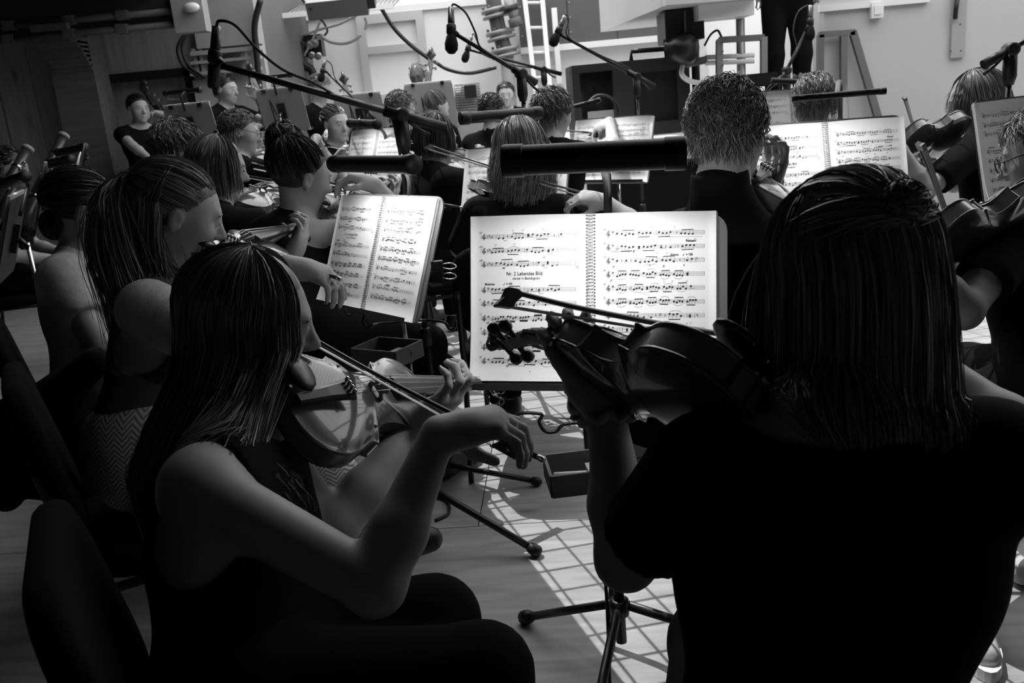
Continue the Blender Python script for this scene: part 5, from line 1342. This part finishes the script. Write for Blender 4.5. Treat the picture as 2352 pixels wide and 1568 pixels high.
    if beard: build_hair(o, H+Rh@V(0, .035, -.085), Rh@np.diag([1, 1, 1.]), dict(style='short', n=beard['n'], r=.0016, mat=beard['mat'], length=.03, comb=(0, .4, -1), cap=-.045), rs, off, .62, res).name = 'beard'
    if eyes:
        for s in (1, -1):
            p = H+Rh@(V(s*.031, .0885, .003)*sc); MB().ball(p, .0050*sc, 8, (1, 1, 1)).build('eye', M_eye, o)
            q = [H+Rh@(V(s*x, y, z)*sc) for x, y, z in ((.014, .0925, .0225), (.030, .092, .0265), (.047, .083, .0215))]; MB().tube(q, [.0016, .002, .001], 5).build('eyebrow', M_hair_dark, o)
    if glasses:
        gl = MB()
        for s in (1, -1):
            ring = [H+Rh@(V(s*.032+.024*math.cos(t), .108, .0+.018*math.sin(t))*sc) for t in np.linspace(0, 2*math.pi, 15)]; gl.tube(ring, .0018, 5)
            gl.tube([H+Rh@(V(s*.056, .106, .006)*sc), H+Rh@(V(s*.080, .06, .012)*sc), H+Rh@(V(s*.084, -.012, .026)*sc)], .0018, 5)
        gl.tube([H+Rh@(V(-.010, .108, .005)*sc), H+Rh@(V(.010, .108, .005)*sc)], .0018, 5); gl.build('glasses', M_black, o)
    if earr:
        for s in (1, -1): MB().ball(H+Rh@V(s*.083, -.010, -.038), .004, 8).build('earring', M_chrome, o)
    if not stand and chair_label:
        cy = yaw if chair_yaw is None else chair_yaw; cf2 = f_of(cy); chair(pelvis[0]+cf2[0]*(.03+chair_off), pelvis[1]+cf2[1]*(.03+chair_off), cy, chair_label)
    return dict(o=o, H=H, Rh=Rh, sl=sl, sr=sr, W=W_, E=E_, nb=nb, f=f, rt=rt, pelvis=pelvis)
def vio_pose(E, S, N, tip=None, frogd=.34, bdir=None, lx=.50):
    """violin from end E towards scroll S, top facing N: gives hands and wrists of the player and the bow ends"""
    E = V(*E); R = frame(V(*S)-E, V(*N)); x, y, z = R[:, 0], R[:, 1], R[:, 2]
    nk = E+x*lx+z*.010
    wl = nk-y*.040-z*.075-x*.02
    hl = dict(d=nrm(z*.95-y*.05+x*.12), n=y, c=NECKH, t=(nrm(y*.35+z*.75+x*.35), nrm(z*.9+y*.1+x*.1)), s=.05)
    ct = E+x*.215+z*.053
    if bdir is None: bdir = nrm(-y*.97+z*.16)
    if tip is not None: bdir = nrm(ct-V(*tip))
    frog = ct+bdir*frogd; tip2 = frog-bdir*.74
    hz = nrm(z-bdir*(z@bdir))
    kn = frog-bdir*.045+hz*.030; wd = nrm(-bdir*.55-hz*.35+x*.55); wrr = kn-wd*.085+hz*.022
    hr = dict(d=nrm(kn-wrr), n=-hz, c=BOWH, t=(nrm(-bdir*.3-hz*.8+x*.3), nrm(-hz*.7+x*.6)), s=.10)
    return dict(R=R, wl=wl, hl=hl, frog=frog, tip=tip2, hz=hz, wr=wrr, hr=hr, E=E, S=E+x*.62)
def violinist(label, vl, bl, H, yaw, E=None, S=None, N=None, tip=None, frogd=.30, vio=True, want_bow=True, bdir=None, el=None, wr=None, hands=None, rest=False, bowends=None, lx=.5, **k):
    H = V(*H); f = f_of(yaw); rt = V(f[1], -f[0], 0)
    if E is None: E = H-UP*.135+f*.05-rt*.05
    if S is None: S = V(*E)+nrm(f*.72-rt*.62+UP*k.pop('vup', .0))*.6
    if N is None: N = UP*.85+rt*.45
    vp = vio_pose(E, S, N, tip, frogd, bdir, lx)
    if bowends: vp['frog'] = V(*bowends[0]); vp['tip'] = vp['frog']+.74*nrm(V(*bowends[1])-vp['frog']); vp['hz'] = nrm(V(*bowends[2]))
    v_, R_ = violin(vp['E'], vp['S'], N, vl)
    bow(vp['frog'], vp['tip'], -vp['hz'], bl)
    W = [vp['wl'], vp['wr']]; hd = dict(L=vp['hl'], R=vp['hr'])
    if wr: W = [w if w is not None else W[i] for i, w in enumerate(wr)]
    if hands: hd.update(hands)
    p = person(label, H, yaw, el=el, wr=W, hands=hd, **k); p['v'] = v_; p['vp'] = vp
    return p
def Hs(style, m, n, r, **k): return dict(style=style, mat=m, n=n, r=r, **k)
# ------------------------------------------------------------------ the players
M_sneak = mat('white_canvas', .55, .8, noise=.15, scale=120)
def herring():
    m = mat('herringbone_cloth', .4, .9); nt = m.node_tree; b = nt.nodes['Principled BSDF']
    tc = nt.nodes.new('ShaderNodeTexCoord'); sx = nt.nodes.new('ShaderNodeSeparateXYZ'); nt.links.new(tc.outputs['Object'], sx.inputs[0])
    def mt(op, a, bb):
        n = nt.nodes.new('ShaderNodeMath'); n.operation = op
        for i, q in enumerate((a, bb)):
            if isinstance(q, float): n.inputs[i].default_value = q
            else: nt.links.new(q, n.inputs[i])
        return n.outputs[0]
    pp = mt('PINGPONG', sx.outputs[0], .018); k = mt('ADD', sx.outputs[2], pp); w = mt('PINGPONG', k, .0055); g = mt('GREATER_THAN', w, .0023); v = mt('MULTIPLY_ADD', g, .32)
    nd = v.node; nd.inputs[2].default_value = .14; cb_ = nt.nodes.new('ShaderNodeCombineColor')
    for i in range(3): nt.links.new(v, cb_.inputs[i])
    nt.links.new(cb_.outputs[0], b.inputs['Base Color']); return m
M_herring = herring()
rs0 = np.random.RandomState(4)
def tie_dir(bun, H, hd):
    hf = f_of(hd[0]); a = math.radians(hd[1]); hr_ = V(hf[1], -hf[0], 0); fd = hf*math.cos(a)-UP*math.sin(a); v = V(*bun)-V(*H); return nrm(V(v@hr_, v@fd, v@np.cross(hr_, fd)-.034))
# 1 front right woman seen from behind
h1 = P(1945, 655, 1.00); bun1 = P(2074, 470, .890)
TIE1 = tie_dir(bun1, h1, (-14, 14))
w1 = violinist('woman with half-up bun seen from behind, playing violin nearest the camera', 'nearest violin, its back and scroll silhouetted against the open book', 'nearest bow with its tip in front of the open book',
    h1, -8, E=P(1765, 905, .96), S=P(1215, 792, 1.40), N=UP*.52+CF*.82+CR*.1, bowends=(P(1134, 700, .98)+.74*nrm(P(1750, 797, 1.25)-P(1134, 700, .98)), P(1134, 700, .98), CU*.95+CF*.2),
    head=(-14, 14, -3), sh=(P(1612, 1088, .99), P(2300, 1065, .95)), el=(P(1438, 1285, 1.17), P(2450, 1085, 1.12)), wr=(P(1390, 932, 1.21), P(2085, 800, 1.32)), hands=dict(L=dict(d=CU*.86-CR*.42+CF*.22, n=-CF*.85+CU*.2-CR*.15, c=NECKH, t=(CU*.78-CR*.55-CF*.3, -CR*.62+CU*.75))), knees=(V(.27, 1.20, .5), V(.52, 1.2, .5)), top='tee', sleeve=.68, scoop=.115,
    pelvis=V(P(1835, 1500, .92)[0], .80, .55), res=.0058, wide=.93, seed=1, neckfix=P(1935, 985, .95),
    hair=Hs('down', M_hair_near, 3000, .0011, length=.24, drape=V(0, -.02, 0), bulge=.012, wavy=.8, wave=4, bun=(bun1, .024), flare=.2, az=(50, 310), extra=dict(style='tied', n=1500, tie=TIE1, tielift=.012, zmin=.05)), chair_label='black padded chair of the woman with half-up bun', eyes=False, legm=M_cloth2)
# 2 front left woman with long straight hair
w2 = violinist('woman with long straight hair playing violin at lower left', 'glossy violin held by the long-haired woman, f-hole facing the camera', 'bow held by the long-haired woman, its frog in her bent hand',
    P(575, 735, 1.47), 62, E=P(655, 935, 1.40), S=P(1062, 893, 1.80), N=UP*.62+CR*.48-CF*.52, bowends=(P(1226, 1076, 1.30), P(690, 774, 1.66), CU*.8-CF*.3+CR*.35),
    head=(72, 16, 8), sh=(P(640, 1075, 1.52), P(450, 1120, 1.24)), el=(P(765, 1215, 1.50), P(862, 1345, 1.18)), wr=(P(955, 975, 1.62), P(1005, 1000, 1.24)), hands=dict(R=dict(d=CR*.93+CU*.22+CF*.15, n=-CU*.85+CR*.15+CF*.35, c=((38, 35, 15), (45, 38, 18), (48, 38, 18), (45, 38, 20)), s=.10, t=(CR*.6-CU*.7+CF*.3, CR*.9-CU*.35))),
    pelvis=P(545, 1530, 1.33), knees=(P(1000, 1425, 1.45), P(1110, 1545, 1.30)), top='tank', res=.0056, seed=2, neckfix=P(540, 1010, 1.42), wide=.95,
    hair=Hs('down', M_hair_brown, 3400, .0011, length=.47, drape=V(-.045, -.15, 0), bulge=.012, wavy=.25, az=(38, 322), gather=.35, facelift=.92, cutfrom=3))
chair(w2['pelvis'][0]+.10, w2['pelvis'][1]-.05, 66, 'black chair with rounded back at lower left')
# 3 ponytail woman
w3 = violinist('woman with wavy half-tied hair and pale sleeves, second from left', 'violin mostly hidden behind the long-haired woman', 'bow whose frog shows above the long-haired woman forehead',
    P(410, 490, 2.12), 62, E=P(475, 600, 2.1), S=P(640, 545, 2.52), N=UP*.8+CR*.4-CF*.2, bowends=(P(768, 657, 1.97), P(520, 556, 2.22), CU*.9+CR*.2),
    head=(66, 22, 6), wr=(None, P(655, 612, 1.98)), el=(None, P(600, 830, 1.9)), sh=(P(500, 690, 2.32), P(330, 715, 1.98)), pelvis=P(340, 1010, 2.06), knees=(P(640, 985, 2.45), P(715, 1020, 2.12)), feet=(P(700, 1150, 2.75), P(858, 1245, 2.25)),
    hands=dict(R=dict(d=nrm(CR*.93-CU*.15+CF*.1), n=nrm(-CU*.85+CF*.3), c=((30, 35, 15), (40, 38, 18), (45, 38, 18), (45, 38, 20)))), top='tank', sleeves=M_lightcloth, topm=mat('grey_jersey', .035, .9, noise=.2, scale=80), legm=M_herring, res=.0075, seed=3,
    hair=Hs('tied', M_hair_brown, 3400, .0014, tie=(0, -.9, .25), tail=.40, tailw=.030, sway=(.04, -.03, 0), drape=V(.03, -.03, 0), extra=dict(style='down', n=900, length=.24, wavy=1.5, wave=6, az=(110, 250), bulge=.014)), chair_label='black chair of the woman with half-tied hair')
# 4 woman with glasses at left
w4 = person('woman with glasses and pale lace top at left', P(195, 482, 2.68), 62, head=(64, 18, 4), sh=(P(250, 640, 2.85), P(140, 640, 2.58)), pelvis=P(230, 880, 2.65), top='tee', topm=M_lightcloth, legm=mat('grey_tweed', .10, .9, noise=.5, scale=90), res=.008, seed=4, glasses=True, earr=True,
    wr=(P(430, 620, 2.9), P(420, 700, 2.6)), hair=Hs('tied', M_hair_dark, 1800, .0012, tie=(0, -.95, -.25), bun=(P(128, 515, 2.66), .045)), chair_label='black chair with square back behind the lace top')
# 5 dark haired woman with top bun
w5 = violinist('woman with dark top bun and sleeveless black dress left of centre', 'violin under the chin of the woman with dark bun', 'bow of the woman with dark bun',
    P(690, 408, 2.92), 40, E=P(742, 496, 2.95), S=P(880, 432, 3.4), N=UP*.65+CR*.5-CF*.35, tip=P(640, 400, 3.05), frogd=.36,
    head=(52, 14, 6), nk=.76, sh=(P(765, 534, 3.15), P(612, 545, 2.86)), wr=(None, P(866, 428, 2.98)), el=(None, P(935, 520, 3.0)), hands=dict(R=dict(d=nrm(-CR*.9+CU*.3), n=nrm(-UP*.9-CF*.2), c=BOWH)), top='tee', sleeve=.10, pelvis=P(690, 760, 2.92), res=.0078, seed=5, skin=M_skin,
    hair=Hs('tied', M_hair_dark, 1800, .0012, tie=(0, -.45, .88), tielift=.02, bun=(P(652, 322, 2.90), .06)), chair_label='black chair under the woman with dark bun')
# 6 wavy-haired woman, back view
w6 = violinist('woman with wavy shoulder-length hair seen from behind at centre', 'violin hidden in front of the wavy-haired woman, scroll showing', 'bow rising to the upper left from the wavy-haired woman',
    P(1197, 352, 3.34), 8, E=P(1170, 436, 3.31), S=P(1098, 425, 3.78), N=UP*.85+CR*.4, bowends=(P(1402, 472, 3.18), P(990, 345, 3.34), CU*.9+CF*.3),
    head=(10, 10, -4), sh=(P(1098, 492, 3.36), P(1300, 490, 3.32)), wr=(None, P(1392, 464, 3.18)), el=(None, P(1470, 530, 3.16)), hands=dict(R=dict(d=nrm(-CR*.95+CU*.2), n=nrm(-UP*.8+CF*.4), c=BOWH)), top='tee', sleeve=.9, res=.0085, seed=6, pelvis=V(P(1200, 700, 3.3)[0], 3.2, .555), sc=1.06,
    hair=Hs('down', M_hair_brown, 2400, .0015, length=.22, wavy=1.8, wave=7, bulge=.02, flare=.8, az=(45, 315)), chair_label='chair hidden under the wavy-haired woman', eyes=False)
# 7 man with glasses
w7 = violinist('man with curly grey-brown hair, glasses and dark shirt seen from behind', 'violin in front of the curly-haired man', 'bow of the curly-haired man',
    P(1672, 312, 2.12), 38, E=P(1728, 425, 2.12), S=P(1772, 402, 2.7), N=UP*.8+CR*.5, bowends=(P(1802, 596, 1.98), P(1734, 345, 2.62), CR*.8-CF*.5),
    head=(30, 8, 0), sh=(P(1566, 540, 2.28), P(1795, 600, 2.02)), wr=(P(1762, 440, 2.42), P(1850, 640, 2.35)), el=(P(1690, 640, 2.5), P(1870, 820, 2.1)),
    hands=dict(L=dict(d=nrm(CU*.9+CR*.25), n=nrm(-CR*.6-CF*.4), c=NECKH)), top='long', wide=1.15, nk=1.05, collar=True, res=.0075, seed=7, glasses=True, pelvis=P(1660, 900, 2.1), neckfix=P(1655, 445, 2.1), scoop=.055,
    hair=Hs('short', M_hair_grey, 2800, .0010, length=.06, mess=.5, curl=.6, lift=.16, nape=.9), chair_label='chair hidden under the curly-haired man', eyes=True, sc=1.05)
# 8 fair-haired woman right
w8 = violinist('woman with fair bob and black tee facing left before the grey wall', 'violin of the fair-bobbed woman at right', 'upright bow of the fair-bobbed woman',
    P(2238, 232, 3.72), -72, E=P(2196, 300, 3.66), S=P(2010, 322, 3.42), N=UP*.66+CF*.72, tip=P(2078, 216, 3.3), frogd=.45,
    head=(-70, 12, 0), sh=(P(2235, 345, 3.52), P(2310, 335, 3.85)), el=(P(2122, 440, 3.42), None), wr=(P(2070, 345, 3.42), None), top='tee', sleeve=.75, res=.009, seed=8,
    hair=Hs('down', M_hair_fair, 1500, .0014, length=.10, wavy=1.2, bulge=.022, az=(40, 320), facelift=.75, flare=.5), chair_label='chair under the fair-bobbed woman', pelvis=P(2275, 560, 3.7))
# 9 right edge player
w9 = violinist('player in dark shirt cut by the right edge, holding a violin', 'violin with bright ribs at the right edge', 'slanting pale bow at the right edge',
    P(2408, 350, 2.18), -58, E=P(2352, 492, 2.04), S=P(2040, 560, 1.82), N=UP*.62+CF*.76-CR*.1, tip=P(2122, 335, 1.72), frogd=.42,
    head=(-52, 14, 0), sh=(P(2310, 575, 1.98), P(2470, 545, 2.2)), el=(P(2212, 712, 1.84), None), wr=(P(2095, 600, 1.80), None), knees=(V(1.0, 2.12, .5), V(1.25, 2.35, .5)), feet=(V(1.03, 1.88, .078), V(1.3, 2.2, .078)), toe=(-.25, -.97, 0), shoe=M_sneak, top='tee', sleeve=.6, res=.008, seed=9, pelvis=P(2420, 900, 2.05),
    hair=Hs('short', M_hair_fair, 2200, .0012, length=.06, mess=.25, lift=.14, comb=(0, -.4, -.9), nape=1.3), chair_label='chair with curved back at the right edge', chair_yaw=-35, topm=M_cloth2, glasses=True)
# 10.. farther players
violinist('player with short brown hair seen from behind below the easel frame', 'violin of the short-haired player', 'bow of the short-haired player', P(1870, 240, 3.7), 2, top='tee', res=.0110, seed=10,
    hair=Hs('short', M_hair_brown, 1500, .0016, length=.07, mess=.2, lift=.12, comb=(0, -.5, -.9)), chair_label='chair under the short-haired player', eyes=False)
violinist('man with swept grey hair seen from behind before the cabinet', 'violin of the grey-haired man', 'bow of the grey-haired man', P(1270, 262, 4.4), 35, head=(48, 10, 5), top='tee', res=.0125, seed=11,
    hair=Hs('short', M_hair_grey, 1200, .0018, length=.06, mess=.25, lift=.2, comb=(.4, .2, -.5)), chair_label='chair under the grey-haired man')
violinist('woman with dark bob in profile behind the boom stand', 'violin of the dark-bobbed woman', 'bow of the dark-bobbed woman', P(1003, 318, 4.5), 58, head=(66, 12, 4), top='tee', sleeve=.45, res=.0110, seed=12,
    hair=Hs('down', M_hair_dark, 1200, .0018, length=.11, bulge=.012, az=(42, 318)), chair_label='chair under the dark-bobbed woman')
person('fair-haired woman looking towards the camera, before the basses', P(772, 285, 6.0), 140, head=(138, 6, 0), top='tee', res=.0095, seed=13, skin=M_skin2, wr=(P(742, 345, 5.8), P(775, 362, 5.7)),
    hair=Hs('tied', M_hair_fair, 900, .002, tie=(0, -.9, .2), tielift=.02), chair_label='chair under the fair-haired woman')
person('standing man in dark shirt bowing his head over a bass', P(735, 205, 8.4), 120, stand=True, head=(112, 28, 0), top='tee', res=.014, seed=14, hair=Hs('short', M_hair_grey, 600, .0025, length=.03), sc=1.04, wr=(P(755, 300, 8.1), None))
person('woman with curly brown hair bent over her music near the pale stand', P(922, 252, 6.4), 60, head=(70, 22, 0), top='tee', res=.0125, seed=15, skin=M_skin2, hair=Hs('short', M_hair_brown, 900, .002, length=.05, mess=.7, curl=.5, lift=.18), chair_label='chair under the curly-haired woman', glasses=True)
person('player with swept-up brown hair before the pale stand', P(1004, 248, 7.4), 40, head=(60, 20, 0), top='tee', res=.0125, seed=16, skin=M_skin2, hair=Hs('tied', M_hair_brown, 900, .002, tie=(0, -.6, .7), tielift=.02), chair_label='chair under the player with swept-up hair')
person('player with dark hair behind the third tube lamp', P(1130, 258, 6.2), 25, head=(30, 15, 0), top='tee', res=.014, seed=17, hair=Hs('short', M_hair_dark, 800, .002, length=.05), chair_label='chair under the player behind the third lamp', wr=(P(1190, 320, 6.0), None))
person('bald man with glasses peering over the pale stand', P(958, 174, 9.6), 180, stand=True, head=(186, 14, 0), top='long', res=.0110, seed=18, glasses=True, skin=M_skin3, hair=Hs('short', M_hair_grey, 250, .002, length=.012, cap=-.004), sc=1.02)
person('player with dark hair far back by the pipe', P(1162, 218, 9.0), 178, head=(180, 5, 0), top='tee', res=.014, seed=19, skin=M_skin2, hair=Hs('short', M_hair_dark, 600, .0025, length=.03), chair_label='chair far back by the pipe')
person('bearded man in black tee standing at the timber wall', P(519, 206, 7.7), 120, stand=True, head=(110, 6, 0), top='tee', res=.0110, seed=20, skin=M_skin2, hair=Hs('short', M_hair_dark, 500, .0025, length=.015, cap=.002), beard=dict(n=260, mat=M_hair_dark), sc=1.04, wide=1.15, wr=(P(590, 225, 7.7), P(560, 300, 7.6)))
person('woman in black v-neck dress standing with a bass in the doorway', P(318, 250, 7.6), 140, stand=True, head=(135, 4, 0), top='tee', res=.0110, seed=21, skin=M_skin2, scoop=.10, hair=Hs('tied', M_hair_dark, 800, .002, tie=(0, -.95, .1), tielift=.015), wr=(P(372, 262, 7.75), P(345, 365, 7.35)), el=(None, P(305, 335, 7.45)))
violinist('old man with curly grey hair and glasses at left', 'violin of the old man', 'bow of the old man', P(553, 305, 5.0), 62, head=(76, 12, 0), top='tee', res=.0110, seed=22, glasses=True, skin=M_skin2, hair=Hs('short', M_hair_grey, 1100, .0018, length=.035, mess=.7, curl=.5, lift=.15), chair_label='chair under the old man')
violinist('woman with smooth brown hair in profile beside the long boom', 'violin of the smooth-haired woman', 'pale bow crossing in front of the smooth-haired woman', P(502, 385, 3.4), 60, head=(70, 14, 4), top='tee', res=.0095, seed=23, hair=Hs('down', M_hair_brown, 1200, .0016, length=.13, bulge=.012, az=(42, 318), facelift=.8), chair_label='chair under the smooth-haired woman')
person('player with short hair and glasses seen from behind at left', P(412, 345, 3.7), 55, head=(58, 12, 0), top='tee', res=.0110, seed=24, glasses=True, hair=Hs('short', M_hair_brown, 1200, .0016, length=.05, comb=(0, .3, -.8)), chair_label='chair under the short-haired player at left')
person('dark-haired man at the far left edge behind the bassoons', P(22, 388, 5.2), 75, head=(80, 10, 0), top='tee', res=.0125, seed=25, hair=Hs('short', M_hair_dark, 700, .002, length=.03), chair_label='chair at the far left edge')
violinist('player with long dark hair leaning behind the small lit book', 'violin of the leaning player', 'bow of the leaning player', P(850, 335, 5.1), 55, head=(70, 20, 12), top='tee', res=.0110, seed=26, hair=Hs('down', M_hair_dark, 900, .002, length=.2, az=(42, 318)), chair_label='chair under the leaning player')
person('conductor in black trousers standing on the podium, head out of view', V(P(1778, 100, 6.45)[0], 6.42, 2.60), 185, stand=True, top='long', res=.014, seed=27, foot_z=.972, sc=1.05, hair=Hs('short', M_hair_dark, 300, .0025, length=.03), group='conductor')
# ------------------------------------------------------------------ basses, bassoons
def big(S, E, N, scale, label, name='double_bass', cat='double bass'):
    R = frame(V(*S)-V(*E), V(*N)); o = thing(name, label, cat, mw=mw_of(R@np.diag([1, .86, 1]), V(*E), scale), group='double basses at the back'); o['_loc'] = 1
    for ch in PROTO_V.children:
        if ch.name.split('.')[0] in ('peg', 'chin_rest', 'shoulder_rest', 'bridge', 'end_button'): continue
        copy_tree(ch, o)
    for x, s_ in ((.548, 1), (.560, -1), (.572, 1), (.584, -1)):
        z = .003-.35*(x-.545); MB().lathe([(.0025, -.012), (.0025, .019), (.006, .020), (.0065, .026), (.001, .028)], (x, 0, z), (0, s_, -.2), 8).build('tuning_peg', M_grey, o)
    MB().tube([(0, 0, -.015), (-.05, 0, -.015)], .003, 8).build('endpin', M_chrome, o)
    return o
for (x, y, d, x2, y2, lb, yw) in ((991, 112, 9.45, 984, 200, 'double bass whose scroll stands above the bald man', 185), (787, 168, 8.2, 803, 250, 'double bass with tuning machines beside the junction box', 170), (570, 150, 7.75, 600, 250, 'double bass leaning by the bearded man', 150), (326, 188, 8.05, 388, 300, 'double bass of the woman in the doorway', 140)):
    S = P(x, y, d); k = P(x2, y2, d-.02); dr_ = nrm(k-S); L = (S[2]-.16)/(-dr_[2]); L = min(L, 1.95); sc_ = L/.627
    big(S, S+dr_*L, f_of(yw)+UP*.2, sc_, lb)
def bassoon(a, b, label):
    a, b = V(*a), V(*b); ax = nrm(a-b); t = thing('bassoon', label, 'bassoon', b, group='bassoons at far left')
    MB().tube([b, a], [.030, .026], 14).build('long_joint', M_bowwood, t)
    MB().lathe([(.026, 0), (.033, .004), (.034, .02), (.028, .024), (.016, .02)], a-ax*.012, ax, 18).build('bell_ring', M_paper2, t)
    MB().tube([b+ax*.0+V(.05, 0, 0), a-ax*.28+V(.05, 0, 0)], .02, 12).build('wing_joint', M_bowwood, t)
    s = nrm(np.cross(ax, UP))
    LB = np.linalg.norm(a-b)
    for k in range(8): MB().ball(b+ax*LB*(.1+.1*k)+s*.03, .009, 8, (1, 1, .5)).build('key', M_chrome, t)
    for k in range(3): MB().lathe([(.029, 0), (.031, .003), (.031, .014), (.029, .017)], b+ax*LB*(.1+.3*k), ax, 14).build('ring', M_chrome, t)
    MB().lathe([(.03, 0), (.045, .02), (.045, .16), (.03, .18)], b-ax*.15+V(.02, 0, 0), ax, 14).build('boot', M_bowwood, t)
bassoon(P(63, 342, 4.9), P(-25, 500, 4.7), 'bassoon nearest the left edge with pale bell ring')
bassoon(P(146, 312, 5.4), P(70, 470, 5.2), 'bassoon in front of the timber pillar')
# bracelet, sneaker details, jacket
br = w1['W'][0]; ax_ = nrm(w1['E'][0]-br); u_ = nrm(np.cross(ax_, CF)); v_ = np.cross(ax_, u_); off = V(*w1['o'].location)
mb = MB(); rb = .0315
mb.tube([br+ax_*.018-off+(rb+.003*math.sin(9*t))*(math.cos(t)*u_+math.sin(t)*v_)+ax_*.004*math.sin(7*t) for t in np.linspace(0, 2*math.pi, 40)], [.0065+.002*math.sin(23*t) for t in np.linspace(0, 2*math.pi, 40)], 7)
o = link_mesh('bracelet', mb.mesh('bracelet'), M_lightcloth, w1['o']); o['label'] = 'ruffled pale hair tie worn on the wrist'
ft = V(1.03, 1.88, .078); td = nrm(V(-.25, -.97, 0)); sd_ = V(-td[1], td[0], 0); o9 = V(*w9['o'].location)
mb = MB(); ol = [(.060*math.cos(t)*(1 if abs(math.cos(t)) < 2 else 1), .14*math.sin(t)) for t in np.linspace(0, 2*math.pi, 24, endpoint=False)]
mb.prism([(x*.78, y) for x, y in ol], ft+td*.065-UP*.062-o9, np.stack([sd_, td, UP], 1), .028); link_mesh('sneaker_sole', mb.mesh('sneaker_sole'), M_paper, w9['o'])
for k in range(5):
    c_ = ft+td*(.045+.018*k)+UP*(.012-.011*k); mb = MB().tube([c_-sd_*.026-o9, c_+UP*.008-o9, c_+sd_*.026-o9], .0035, 6); link_mesh('lace', mb.mesh('lace'), M_paper, w9['o'])
    for q in (-1, 1): mb = MB().ball(c_+sd_*q*.03-o9, .004, 6); link_mesh('eyelet', mb.mesh('eyelet'), M_ink, w9['o'])
jc = P(120, 1010, 2.42)
g_ = [pe(jc, V(.12, .06, .16), None, .05), pc(jc+V(-.09, 0, .08), jc+V(-.14, -.03, -.14), .05, .04, .04), pc(jc+V(.06, .02, .14), jc+V(.15, .02, .20), .05, .04, .05), pc(jc+V(-.05, -.02, -.1), jc+V(.08, -.03, -.14), .05, .045, .05)]
jm = sdf_mesh('jacket', g_, .008); o = link_mesh('jacket', jm, M_cloth2); jm.transform(Matrix.Translation(-Vector(jc))); o.location = tuple(jc); tag(o, 'dark jacket hung over a chair back at the left edge', 'jacket')
for o in bpy.data.objects:
    if '_loc' in o: del o['_loc']
